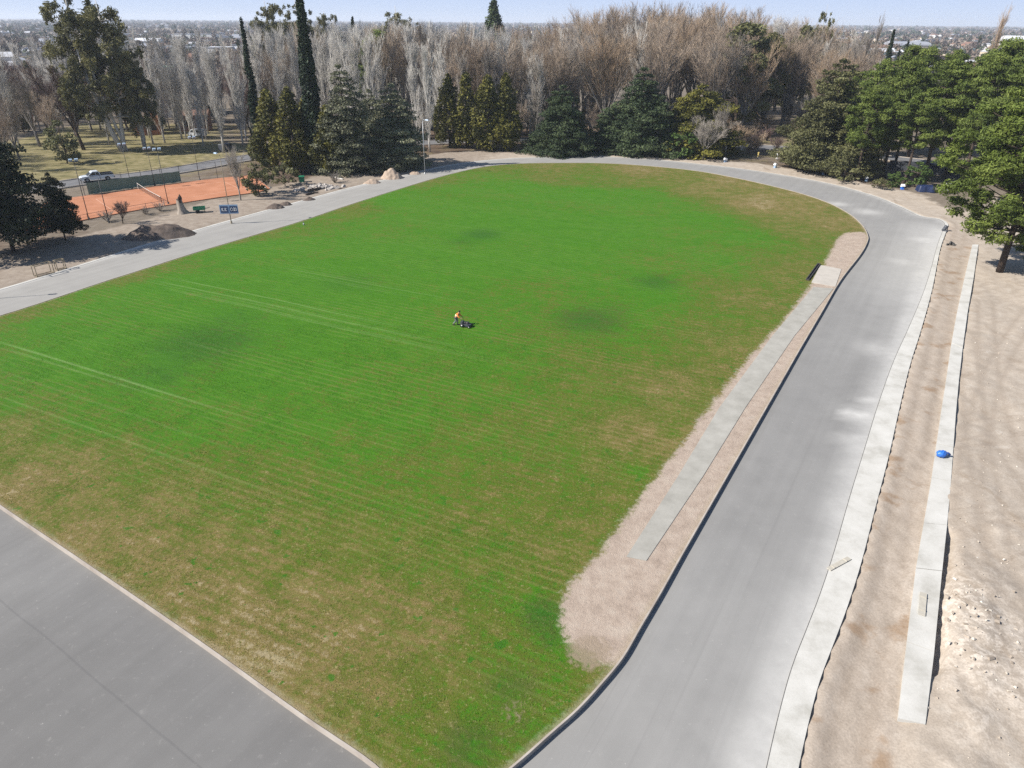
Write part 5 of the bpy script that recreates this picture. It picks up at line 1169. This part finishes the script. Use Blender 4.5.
def pickup(x, y, rz, label, S=1.0):
    o = thing('pickup_truck', (x, y, .10), label, 'pickup', rz, None, (S, S, S))
    # facing +x; length 5.2
    side = [(-2.55, .48), (-2.6, .98), (-.55, 1.02), (.95, 1.04), (2.25, .95), (2.52, .82), (2.58, .5), (2.1, .42), (1.98, .66), (1.55, .78), (1.12, .66), (1.0, .40), (-1.05, .40), (-1.17, .66), (-1.6, .78), (-2.03, .66), (-2.15, .45)]
    mb = MB(); mb.prism(side, -.88, .88, plane='xz'); mb.build('body', SILVER, o)
    mb = MB(); mb.prism([(-.62, 1.0), (-.5, 1.5), (-.3, 1.68), (.55, 1.68), (.80, 1.5), (1.45, 1.0)], -.74, .74, plane='xz'); cb = mb.build('cabin', SILVER, o)
    for s_ in (-1, 1):
        mb = MB(); mb.prism([(-.46, 1.08), (-.36, 1.50), (.08, 1.58), (.08, 1.08)], s_ * .742 - .008, s_ * .742 + .008, plane='xz'); mb.prism([(.15, 1.08), (.15, 1.58), (.55, 1.56), (1.12, 1.08)], s_ * .742 - .008, s_ * .742 + .008, plane='xz'); mb.build('side_window', GLASS, cb)
        mb = MB(); mb.box((2.50, s_ * .66, .80), (.12, .34, .17), top=(.6, .9)); mb.build('headlight', CHROME, o)
        mb = MB(); mb.box((-2.59, s_ * .78, .82), (.06, .16, .28)); mb.build('tail_lamp', REDL, o)
        mb = MB(); mb.box((1.05, s_ * .90, 1.12), (.12, .16, .12)); mb.build('mirror', GREYP, o)
    mb = MB(); mb.box((1.17, 0, 1.29), (.012, 1.26, .72), rot=np.array(Matrix.Rotation(-.92, 3, 'Y'))); mb.build('windscreen', GLASS, cb)
    mb = MB(); mb.box((-1.56, 0, 1.03), (1.75, 1.5, .03)); mb.box((-2.49, 0, 1.12), (.06, 1.66, .26)); mb.box((-.69, 0, 1.12), (.06, 1.66, .26))
    for s_ in (-1, 1): mb.box((-1.58, s_ * .8, 1.12), (1.74, .07, .26))
    mb.build('load_bed', GREYP, o)
    for xx in (2.60, -2.66): mb = MB(); mb.box((xx, 0, .54), (.12, 1.7, .2), top=(.8, .98)); mb.build('bumper', GREYP, o)
    wheels(o, (1.55, -1.6), .80, .37); return o
x, y = at(97.5, 181.3); pickup(x, y, heading((130, 177), (97, 180.5)), 'silver pickup truck on the road beyond the clay court', 1.2)
def van(x, y, rz, label, mat, S=1.0):
    o = thing('parked_van', (x, y, 0.05), label, 'van', rz, None, (S, S, S))
    mb = MB(); mb.prism([(-2.3, .35), (-2.35, 1.9), (-2.2, 2.05), (1.1, 2.05), (1.9, 1.2), (2.35, 1.0), (2.4, .4), (1.9, .38), (1.5, .68), (1.1, .38), (-1.1, .38), (-1.5, .68), (-1.9, .38)], -.88, .88, plane='xz'); mb.build('body', mat, o)
    for s_ in (-1, 1):
        mb = MB(); mb.prism([(.35, 1.2), (.35, 1.8), (1.05, 1.8), (1.6, 1.2)], s_ * .882 - .008, s_ * .882 + .008, plane='xz'); mb.prism([(-1.9, 1.2), (-1.9, 1.75), (-.2, 1.75), (-.2, 1.2)], s_ * .882 - .008, s_ * .882 + .008, plane='xz'); mb.build('side_window', GLASS, o)
        mb = MB(); mb.box((2.33, s_ * .68, .88), (.14, .3, .2)); mb.build('headlight', CHROME, o)
    mb = MB(); mb.box((1.51, 0, 1.63), (.012, 1.5, .98), rot=np.array(Matrix.Rotation(-.755, 3, 'Y'))); mb.build('windscreen', GLASS, o)
    wheels(o, (1.5, -1.5), .8, .34); return o
x, y = at(198, 137); van(x, y, 2.9, 'white van parked among the poplars beyond the lawn', WHITEV, 1.05)
x, y = at(227, 151); van(x, y, 1.3, 'dark van parked behind the poplars, right of the white van', GREYP, .9)

# ================================================================= person with a mower
def skin_mesh(name, joints, bones, radii, mat, parent, sub=1):
    me = bpy.data.meshes.new(name + '_skeleton'); me.from_pydata([tuple(j) for j in joints], bones, []); me.update()
    ob = bpy.data.objects.new(name + '_skeleton', me); COL.objects.link(ob)
    ob.modifiers.new('Skin', 'SKIN')
    if not me.skin_vertices: raise RuntimeError('no skin layer')
    sv = me.skin_vertices[0].data
    for i, r in enumerate(radii): sv[i].radius = (r, r) if np.isscalar(r) else r
    sv[0].use_root = True
    m_ = ob.modifiers.new('Subsurf', 'SUBSURF'); m_.levels = sub; m_.render_levels = sub
    dg = bpy.context.evaluated_depsgraph_get(); dg.update()
    out = bpy.data.meshes.new_from_object(ob.evaluated_get(dg)); out.name = name
    bpy.data.objects.remove(ob); out.materials.clear(); out.materials.append(mat)
    for p in out.polygons: p.use_smooth = True
    return link(name, out, parent)
SKIN = simple('tanned_skin', (.40, .24, .16), .6, .1, 6); ORANGE = simple('orange_hi_vis_cloth', (.80, .22, .05), .7, .12, 8); SUNLIT = simple('sunlit_orange_cloth', (.72, .58, .42), .75, .12, 6)
TROUS = simple('grey_work_trousers', (.16, .165, .18), .8, .2, 6); HAIR = simple('dark_hair', (.03, .022, .018), .7, .2, 20); BOOT = simple('dark_boots', (.03, .026, .024), .7, .2, 10)
px_, py_ = at(456.2, 325.0, FZ)
pr_ = thing('person', (px_, py_, FZ), 'person in an orange hi-vis top, sunlight painted cream on it, leaning forward behind the black mower', 'person', -.35, None, (1.06, 1.06, .97))
J = {'pel': (0, 0, .95), 'spi': (.10, 0, 1.16), 'che': (.24, 0, 1.36), 'nec': (.33, 0, 1.50), 'hea': (.40, 0, 1.62), 'top': (.43, 0, 1.74)}
joints = list(J.values()); idx = {k: i for i, k in enumerate(J)}; bones = [(0, 1), (1, 2), (2, 3), (3, 4), (4, 5)]; rad = [.14, .135, .15, .058, .088, .07]
def addj(p, par, r): joints.append(p); rad.append(r); bones.append((par, len(joints) - 1)); return len(joints) - 1
hands = []
for s_ in (-1, 1):
    sh = addj((.25, s_ * .19, 1.40), 2, .065); el = addj((.40, s_ * .27, 1.13), sh, .045); wr = addj((.62, s_ * .23, 1.03), el, .030); pm = addj((.70, s_ * .225, 1.02), wr, .033); hands.append(pm)
    for f in range(4):
        yy = s_ * (.19 + .022 * f); l = (.030, .036, .034, .026)[f]
        k = addj((.745, yy, 1.035), pm, .0095); k = addj((.745 + l, yy, 1.025), k, .009); k = addj((.745 + l * .9, yy, .995), k, .008)
    k = addj((.70, s_ * .175, 1.01), pm, .011); addj((.735, s_ * .165, .985), k, .009)
    hp = addj((0, s_ * .10, .90), 0, .10); kn = addj((.12 if s_ > 0 else .02, s_ * .11, .50), hp, .062); an = addj((.10 if s_ > 0 else -.30, s_ * .11, .09 if s_ > 0 else .14), kn, .042); addj((.26 if s_ > 0 else -.17, s_ * .12, .04 if s_ > 0 else .05), an, .04)
skin_mesh('body', joints, bones, rad, SKIN, pr_)
tj = [(0, 0, .93), (.10, 0, 1.16), (.24, 0, 1.36), (.31, 0, 1.46)]; tb = [(0, 1), (1, 2), (2, 3)]; trr = [.18, .19, .215, .10]
for s_ in (-1, 1):
    n_ = len(tj); tj += [(.25, s_ * .19, 1.40), (.40, s_ * .27, 1.13), (.58, s_ * .238, 1.045)]; trr += [.11, .085, .06]; tb += [(2, n_), (n_, n_ + 1), (n_ + 1, n_ + 2)]
skin_mesh('jacket', tj, tb, trr, ORANGE, pr_)
mb = MB(); mb.lathe([(.175, -.02), (.196, .10), (.20, .17), (.19, .20)], (0, 0, 0), 16); v_ = mb.build('sunlit_jacket_band', SUNLIT, pr_, True, (.11, 0, 1.14)); v_.rotation_euler = (0, .55, 0); v_.scale = (1.1, 1.25, .75)  # cream band paints the sunlight that falls on the orange jacket
tj = [(0, 0, .97)]; tb = []; trr = [.165]
for s_ in (-1, 1):
    n_ = len(tj); tj += [(0, s_ * .10, .90), (.12 if s_ > 0 else .02, s_ * .11, .50), (.10 if s_ > 0 else -.28, s_ * .11, .14 if s_ > 0 else .17)]; trr += [.125, .085, .072]; tb += [(0, n_), (n_, n_ + 1), (n_ + 1, n_ + 2)]
skin_mesh('trousers', tj, tb, trr, TROUS, pr_)
mb = MB(); mb.lathe([(.108, -.03), (.112, .03), (.09, .09), (.04, .115), (0, .12)], (.405, 0, 1.69), 14); mb.build('hair', HAIR, pr_, True)
mb = MB(); mb.tube([(.49, 0, 1.64), (.515, 0, 1.615)], [.014, .02], 6); mb.build('nose', SKIN, pr_, True)
for s_ in (-1, 1):
    mb = MB(); mb.lathe([(0, -.012), (.012, 0), (0, .012)], (.485, s_ * .033, 1.655), 8); mb.build('eye', HAIR, pr_, True)
    xx = (.20, -.22)[s_ < 0]; mb = MB(); mb.box((xx, s_ * .115, .055 if s_ > 0 else .07), (.28, .11, .11), top=(.75, .8)); mb.build('boot', BOOT, pr_)
ca_, sa_ = math.cos(-.35), math.sin(-.35)
mw = thing('lawn_mower', (px_ + 1.25 * ca_, py_ + 1.25 * sa_, FZ), 'black walk-behind mower pushed by the person in orange', 'mower', -.35)
mb = MB(); mb.prism([(-.42, -.34), (.30, -.34), (.52, -.2), (.52, .2), (.30, .34), (-.42, .34)], .14, .34); mb.build('deck', GREYP, mw)
mb = MB(); mb.lathe([(.2, .34), (.21, .5), (.17, .56), (.06, .58), (0, .58)], (.12, 0, 0), 16); mb.box((-.14, .0, .46), (.2, .22, .2)); mb.build('engine', DARKM, mw, True)
for xx, r_ in ((-.40, .22), (.42, .13)):
    for s_ in (-1, 1):
        mb = MB(); mb.lathe([(r_ * .3, -.04), (r_ * .95, -.04), (r_, 0), (r_ * .95, .04), (r_ * .3, .04)], (xx, s_ * .39, r_), 16, axis='y'); w_ = mb.build('wheel', TYRE, mw, True)
        mb = MB(); mb.lathe([(0, -.045), (r_ * .35, -.045), (r_ * .35, .045), (0, .045)], (xx, s_ * .39, r_), 10, axis='y'); mb.build('hub', WHITEP, w_, True)
mb = MB()
for s_ in (-1, 1): mb.tube([(-.32, s_ * .26, .32), (-.60, s_ * .25, 1.0)], .016, 6)
mb.tube([(-.60, -.26, 1.0), (-.60, .26, 1.0)], .017, 6); mb.build('handle', DARKM, mw, True)
mb = MB(); mb.box((-.52, 0, .40), (.34, .46, .36), top=(.7, .85)); mb.build('grass_bag', GREYP, mw)

# ================================================================= buildings and the far town
WALLW = simple('white_render', (.66, .65, .62), .85, .15, .6); BRICK = simple('orange_brick', (.30, .125, .065), .9, .3, 2); BROWNW = simple('brown_wall', (.20, .11, .08), .9, .25, 1); OCHRE = simple('cream_render', (.52, .45, .34), .9, .15, .6)
ROOFG = simple('grey_sheet_roof', (.30, .31, .34), .6, .2, .8); ROOFW = simple('white_sheet_roof', (.68, .69, .71), .5, .12, .8); ROOFR = simple('terracotta_roof', (.21, .12, .085), .85, .25, 1); DARKW = simple('dark_opening', (.02, .021, .024), .5, .2, 2); TEAL = simple('pale_teal_wall', (.27, .38, .36), .85, .2, 1)
def house(x, y, rz, L, W, H, roof, wall, rmat, label, name='house', cat='house', rh=1.6, nw=4, z=0.0):
    o = thing(name, (x, y, z), label, cat, rz)
    mb = MB(); mb.box((0, 0, H / 2 - .2), (L, W, H + .4)); mb.build('wall', wall, o)
    mb = MB()
    if roof == 'flat': mb.box((0, 0, H + .14), (L + .5, W + .5, .28))
    elif roof == 'gable': mb.prism([(-W / 2 - .4, H + .01), (W / 2 + .4, H + .01), (W / 2 + .4, H + .15), (0, H + rh), (-W / 2 - .4, H + .15)], -L / 2 - .4, L / 2 + .4, plane='xz')
    else:
        a = np.linspace(0, PI, 13); mb.prism([(-W / 2 * math.cos(b) * 1.02, H + .01 + rh * math.sin(b)) for b in a], -L / 2 - .2, L / 2 + .2, plane='xz')
    rf = mb.build('roof', rmat, o)
    if roof != 'flat': rf.rotation_euler.z = PI / 2
    for k in range(nw):
        for s_ in (-1, 1):
            mb = MB(); mb.box(((k + .5) / nw * L - L / 2, s_ * (W / 2 + .02), H * .5), (L / nw * .45, .06, H * .36)); mb.build('window', DARKW, o)
    mb = MB(); mb.box((-L / 2 + L / nw * 1.0, -W / 2 - .03, H * .36), (1.1, .07, H * .72)); mb.build('door', BROWNW, o)
    return o
def house_px(px, py, *a, **k): x, y = at(px, py); return house(x, y, *a, **k)
house_px(172, 116, .15, 13, 9, 7.5, 'gable', WALLW, ROOFW, 'white gabled building with a bright white roof behind the left poplars', rh=2)
house_px(196, 113, .15, 14, 9, 6.0, 'flat', TEAL, ROOFW, 'pale blue-grey flat building right of the white gabled one')
house_px(150, 134, .3, 7, 6, 4.2, 'arch', BRICK, BRICK, 'low orange-brick arched shed beyond the lawn', rh=1.8, nw=2)
house_px(197, 130, .2, 8, 6, 4.4, 'gable', BROWNW, ROOFR, 'small brown house with a tiled roof behind the white van', nw=2)
house_px(48, 120, .5, 9, 7, 3.6, 'gable', BRICK, ROOFR, 'small orange house behind the dark leafless trees at the far left', nw=2)
house_px(905, 53, .1, 42, 26, 8, 'arch', OCHRE, ROOFG, 'long warehouse with a curved grey roof above the pine grove', 'warehouse', 'warehouse', rh=4)
house_px(883, 60, .1, 26, 18, 7, 'gable', TEAL, ROOFW, 'pale green warehouse with a white roof left of the curved one', 'warehouse', 'warehouse', rh=3)
house_px(1011, 50, -.2, 26, 20, 11, 'arch', WALLW, ROOFW, 'white hall with a rounded roof at the far right', 'hall', 'hall', rh=6)
house_px(930, 66, .0, 30, 14, 5, 'flat', OCHRE, ROOFG, 'low grey-roofed shed just behind the back row of pines', 'shed', 'shed')
house_px(197, 42, .0, 60, 20, 10, 'flat', WALLW, ROOFG, 'long pale block with a dark roof in the far town at the left', 'block', 'building', nw=10)
house_px(205, 54, .1, 50, 16, 6, 'flat', OCHRE, ROOFW, 'long low white-roofed hall in the far town at the left', 'hall', 'hall', nw=8)
house_px(150, 48, .1, 26, 16, 7, 'gable', WALLW, ROOFW, 'white-roofed hall right of the tall gum in the far town', 'hall', 'hall', rh=3)
house_px(214, 64, .0, 14, 10, 11, 'flat', WALLW, ROOFG, 'narrow white building left of the thin cypress in the town', 'building', 'building')
house_px(155, 74, .0, 40, 14, 4, 'flat', TEAL, simple('green_sheet_roof', (.20, .34, .24), .6, .2, .8), 'long green-roofed shed behind the left poplars', 'shed', 'shed', nw=8)
def town_mat(name, stops, k=.15):
    t = NT(name); c = t.ramp(t.rand(), stops, 'CONSTANT'); return t.surf(t.mul(c, t.math('MULTIPLY_ADD', t.noise(.8, 3), 2 * k, 1 - k)), .85, spec=.2)
TW = town_mat('town_walls', [(0, (.62, .6, .56)), (.35, (.48, .40, .30)), (.55, (.36, .32, .29)), (.7, (.66, .64, .62)), (.88, (.36, .20, .14))])
def town_proto(seed, rmat, gable):
    r = np.random.default_rng(seed); mb = MB(); L, W, H = r.uniform(10, 17), r.uniform(8, 11), r.uniform(3.2, 6.5)
    mb.box((0, 0, H / 2), (L, W, H), 0)
    if gable: mb.prism([(-L / 2 - .4, H + .02), (L / 2 + .4, H + .02), (L / 2 - .5, H + .25), (L * .2, H + 2.0), (-L * .2, H + 2.0), (-L / 2 + .5, H + .25)], -W / 2 - .4, W / 2 + .4, 1, 'xz')
    else: mb.box((0, 0, H + .17), (L + .3, W + .3, .3), 1); mb.box((L * .2, 0, H + 1.0), (3, 3, 1.4), 0)
    for k in range(3):
        for s_ in (-1, 1): mb.box(((k + .5) / 3 * L - L / 2, s_ * (W / 2 + .02), H * .5), (L / 8, .06, H * .35), 2)
    if seed % 2: mb.box((L / 2 + 2.5, 1, H * .35), (5, W * .6, H * .7), 0); mb.box((L / 2 + 2.5, 1, H * .7 + .12), (5.2, W * .65, .2), 1)
    return mb.mesh('house', [TW, rmat, DARKW])
ROOFP = simple('pale_town_roof', (.50, .50, .51), .6, .15, .8)
HP = [[town_proto(i, ROOFP, i % 2 == 0) for i in range(3)], [town_proto(10 + i, ROOFG, i % 2 == 0) for i in range(3)], [town_proto(20 + i, ROOFR, True) for i in range(3)]]
HL = [('house with a bright white roof in the far town', 'white-roofed houses in the far town'), ('house with a dull grey roof in the far town', 'grey-roofed houses in the far town'), ('house with a reddish tiled roof in the far town', 'red-roofed houses in the far town')]
r = np.random.default_rng(21)
def town_spot(side):
    px = r.uniform(-25, 270) if side == 0 else r.uniform(835, 1050); h0 = 17.5 if side == 0 else 23.5
    py = h0 + 6.5 + 48 * r.random() ** 1.7; return px, py
for k in range(330):
    px, py = town_spot(0 if k % 10 < 5 else 1)
    if px < 300 and 92 > py > 60 and r.random() < .3: continue
    x, y = at(px, py); ty = int(r.choice(3, p=[.3, .4, .3]))
    o = link('house', HP[ty][int(r.integers(3))]); o.location = (x, y, -.05); s_ = r.uniform(.8, 1.25); o.scale = (s_ * r.uniform(.9, 1.3), s_, s_); o.rotation_euler.z = .3 + (PI / 2) * int(r.integers(2)) + r.normal(0, .06)
    tag(o, HL[ty][0], 'house', HL[ty][1])
FT = leaf_mat('far_bare_crowns', (.10, .075, .06), (.17, .13, .10), (.24, .19, .15), .1, .3); FE = leaf_mat('far_evergreen_crowns', (.02, .032, .018), (.045, .06, .03), (.08, .09, .045), .1, .3)
def far_tree(seed, mat, H=9, R=4, tall=False):
    rg = np.random.default_rng(seed); mb = MB(); mb.tube([(0, 0, 0), (.1, 0, H * .35), (0, 0, H * .7)], [.22, .16, .05], 5, 1); bl = []
    for i in range(16):
        a = rg.uniform(0, 6.28); q = rg.random(); rr = R * (math.sin((.15 + q * .8) * PI) ** .6) * rg.uniform(.2, .8) * (.35 if tall else 1); w_ = R * rg.uniform(.25, .42) * (.6 if tall else 1); bl.append(((math.cos(a) * rr, math.sin(a) * rr, H * (.22 + .72 * q)), (w_, w_, w_ * (1.8 if tall else .9)), rg.uniform(.15, .85)))
    blob_leaves(mb, bl, 1.1 if not tall else 2.5, .8, rg, shell=.3, jit=.9); return mb.mesh('tree', [mat, BARKG])
FP = [[far_tree(i, FT, 9, 4.2) for i in range(4)], [far_tree(10 + i, FE, 10, 3.6) for i in range(2)] + [far_tree(15, FE, 14, 2.4, True)]]
for k in range(290):
    px, py = town_spot(0 if k % 10 < 5 else 1); py += 2; x, y = at(px, py); ty = 0 if r.random() < .72 else 1
    o = link('tree', FP[ty][int(r.integers(len(FP[ty])))]); o.location = (x, y, -.05); s_ = r.uniform(.7, 1.5); o.scale = (s_, s_, s_); o.rotation_euler.z = r.uniform(0, 6)
    tag(o, ('leafless brownish tree among the far houses', 'dark evergreen tree among the far houses')[ty], 'tree', ('bare trees of the far town', 'evergreens of the far town')[ty])
# beyond that the trees of the plain are too many to count
mb = MB(); n = 7000; ang = r.uniform(-.72, .72, n); dist = 600 * (12.0 ** r.random(n)); X = np.sin(ang) * dist; Y = np.cos(ang) * dist
ok_ = (Y > 550); X, Y, dist = X[ok_], Y[ok_], dist[ok_]; n = len(X); ev = r.random(n) < .2; hh = r.uniform(5, 11, n) * (1 + .35 * ev); m_ = 26
sz = np.maximum(1.4, dist * .0016)
D = unit(r.normal(size=(n, m_, 3))); C = np.stack([X, Y, hh * .52], -1)[:, None] + D * np.stack([hh * .5 * (1 - .3 * ev) + dist * .0008, hh * .5 + dist * .0008, hh * .46], -1)[:, None] * r.uniform(.45, 1, (n, m_, 1))
mm = unit(D + r.normal(0, .5, D.shape)); SZ = np.repeat(sz, m_); E_ = np.repeat(ev, m_); Cf = C.reshape(-1, 3); Cf[:, 2] = np.maximum(Cf[:, 2], .3); Mf = mm.reshape(-1, 3); TN = np.repeat(r.uniform(.1, .9, n), m_)
mb.leaves(Cf[~E_], Mf[~E_], SZ[~E_] * 1.3, 1.4, 0, TN[~E_], r); mb.leaves(Cf[E_], Mf[E_], SZ[E_] * 1.3, 1.4, 1, TN[E_], r)
for v__ in mb.v: v__[:, 2] = np.clip(v__[:, 2], 0, 30)
tag(mb.build('far_woodland', [FT, FE]), 'hazy mass of trees covering the plain to the horizon', 'woodland', kind='stuff')
mb = MB(); n = 380; ang = r.uniform(-.7, .7, n); dist = 900 * (5.0 ** r.random(n))
for q, d_ in zip(ang, dist):
    mb.box((math.sin(q) * d_, math.cos(q) * d_, 2.4), (r.uniform(9, 22), r.uniform(8, 14), r.uniform(4.0, 6.5)), 0 if r.random() < .6 else 1, rot=.3 + .05 * r.normal())
tag(mb.build('far_houses', [OCHRE, TEAL]), 'pale specks of countless houses on the far plain', 'houses', kind='stuff')
# ================================================================= light, sky, air, camera
SUN_EL, SUN_AZ = math.radians(39.5), math.radians(195)      # direction to the sun, angle from +x
sun = bpy.data.lights.new('sun', 'SUN'); sun.energy = 4.8; sun.angle = math.radians(0.5); sun.color = (1.0, .955, .89)
so = bpy.data.objects.new('sun', sun); COL.objects.link(so)
to_sun = Vector((math.cos(SUN_EL) * math.cos(SUN_AZ), math.cos(SUN_EL) * math.sin(SUN_AZ), math.sin(SUN_EL)))
so.rotation_euler = to_sun.to_track_quat('Z', 'Y').to_euler()
w = bpy.data.worlds.new('World'); SC.world = w; w.use_nodes = True
nt = w.node_tree; nt.nodes.clear()
sky = nt.nodes.new('ShaderNodeTexSky'); sky.sky_type = 'NISHITA'; sky.sun_disc = False
sky.sun_elevation = SUN_EL; sky.sun_rotation = math.radians(90) - SUN_AZ
sky.air_density = 1.0; sky.dust_density = 0.6; sky.ozone_density = 1.6; sky.altitude = 700
bg = nt.nodes.new('ShaderNodeBackground'); bg.inputs[1].default_value = SKY_STRENGTH
ow = nt.nodes.new('ShaderNodeOutputWorld'); tc = nt.nodes.new('ShaderNodeTexCoord'); sx_ = nt.nodes.new('ShaderNodeSeparateXYZ'); nt.links.new(tc.outputs['Generated'], sx_.inputs[0])
cr_ = nt.nodes.new('ShaderNodeValToRGB'); nt.links.new(sx_.outputs[2], cr_.inputs[0]); cr_.color_ramp.elements[0].color = (5.0, 5.75, 7.1, 1); cr_.color_ramp.elements[1].position = 0.06; cr_.color_ramp.elements[1].color = (3.3, 4.5, 7.1, 1)
mr = nt.nodes.new('ShaderNodeMapRange'); mr.interpolation_type = 'SMOOTHSTEP'; nt.links.new(sx_.outputs[2], mr.inputs[0]); mr.inputs[1].default_value = 0.05; mr.inputs[2].default_value = 0.35
mxs = nt.nodes.new('ShaderNodeMix'); mxs.data_type = 'RGBA'; nt.links.new(mr.outputs[0], mxs.inputs[0]); nt.links.new(cr_.outputs[0], mxs.inputs[6]); nt.links.new(sky.outputs[0], mxs.inputs[7])
nt.links.new(mxs.outputs[2], bg.inputs[0]); nt.links.new(bg.outputs[0], ow.inputs[0])
cam = bpy.data.cameras.new('camera'); cam.sensor_width = 36; cam.lens = FPX / 1024 * 36; cam.clip_start = 0.3; cam.clip_end = 40000
co = bpy.data.objects.new('camera', cam); COL.objects.link(co); SC.camera = co
Rt, Up, Fw = np.array((1, 0, 0.)), np.array((0, math.sin(PITCH), math.cos(PITCH))), np.array((0, math.cos(PITCH), -math.sin(PITCH)))
cr, sr = math.cos(ROLL), math.sin(ROLL)
R_, U_ = cr * Rt + sr * Up, -sr * Rt + cr * Up
co.matrix_world = Matrix(((R_[0], U_[0], -Fw[0], 0), (R_[1], U_[1], -Fw[1], 0), (R_[2], U_[2], -Fw[2], CAM_H), (0, 0, 0, 1)))
if HAZE > 0:
    mb = MB(); mb.box((0, 4800, 27.5), (19000, 11400, 63.0))
    hz = bpy.data.materials.new('haze_air'); hz.use_nodes = True; ht = hz.node_tree; ht.nodes.clear()
    vp = ht.nodes.new('ShaderNodeVolumePrincipled'); vp.inputs['Color'].default_value = (.80, .88, 1.0, 1); vp.inputs['Density'].default_value = HAZE; vp.inputs['Anisotropy'].default_value = 0.1
    ho = ht.nodes.new('ShaderNodeOutputMaterial'); ht.links.new(vp.outputs[0], ho.inputs['Volume'])
    tag(mb.build('haze', hz), 'thin blue haze over the far town', 'haze', kind='stuff')
SC.render.engine = 'CYCLES'
SC.cycles.use_denoising = DENOISE; SC.cycles.use_adaptive_sampling = False
SC.cycles.max_bounces = 6; SC.cycles.diffuse_bounces = 2; SC.cycles.glossy_bounces = 2; SC.cycles.transmission_bounces = 3; SC.cycles.transparent_max_bounces = 8; SC.cycles.volume_bounces = 1
SC.view_settings.view_transform = 'Standard'; SC.view_settings.look = 'None'; SC.view_settings.gamma = 1.0; SC.view_settings.use_curve_mapping = False
SC.view_settings.exposure = EXPOSURE
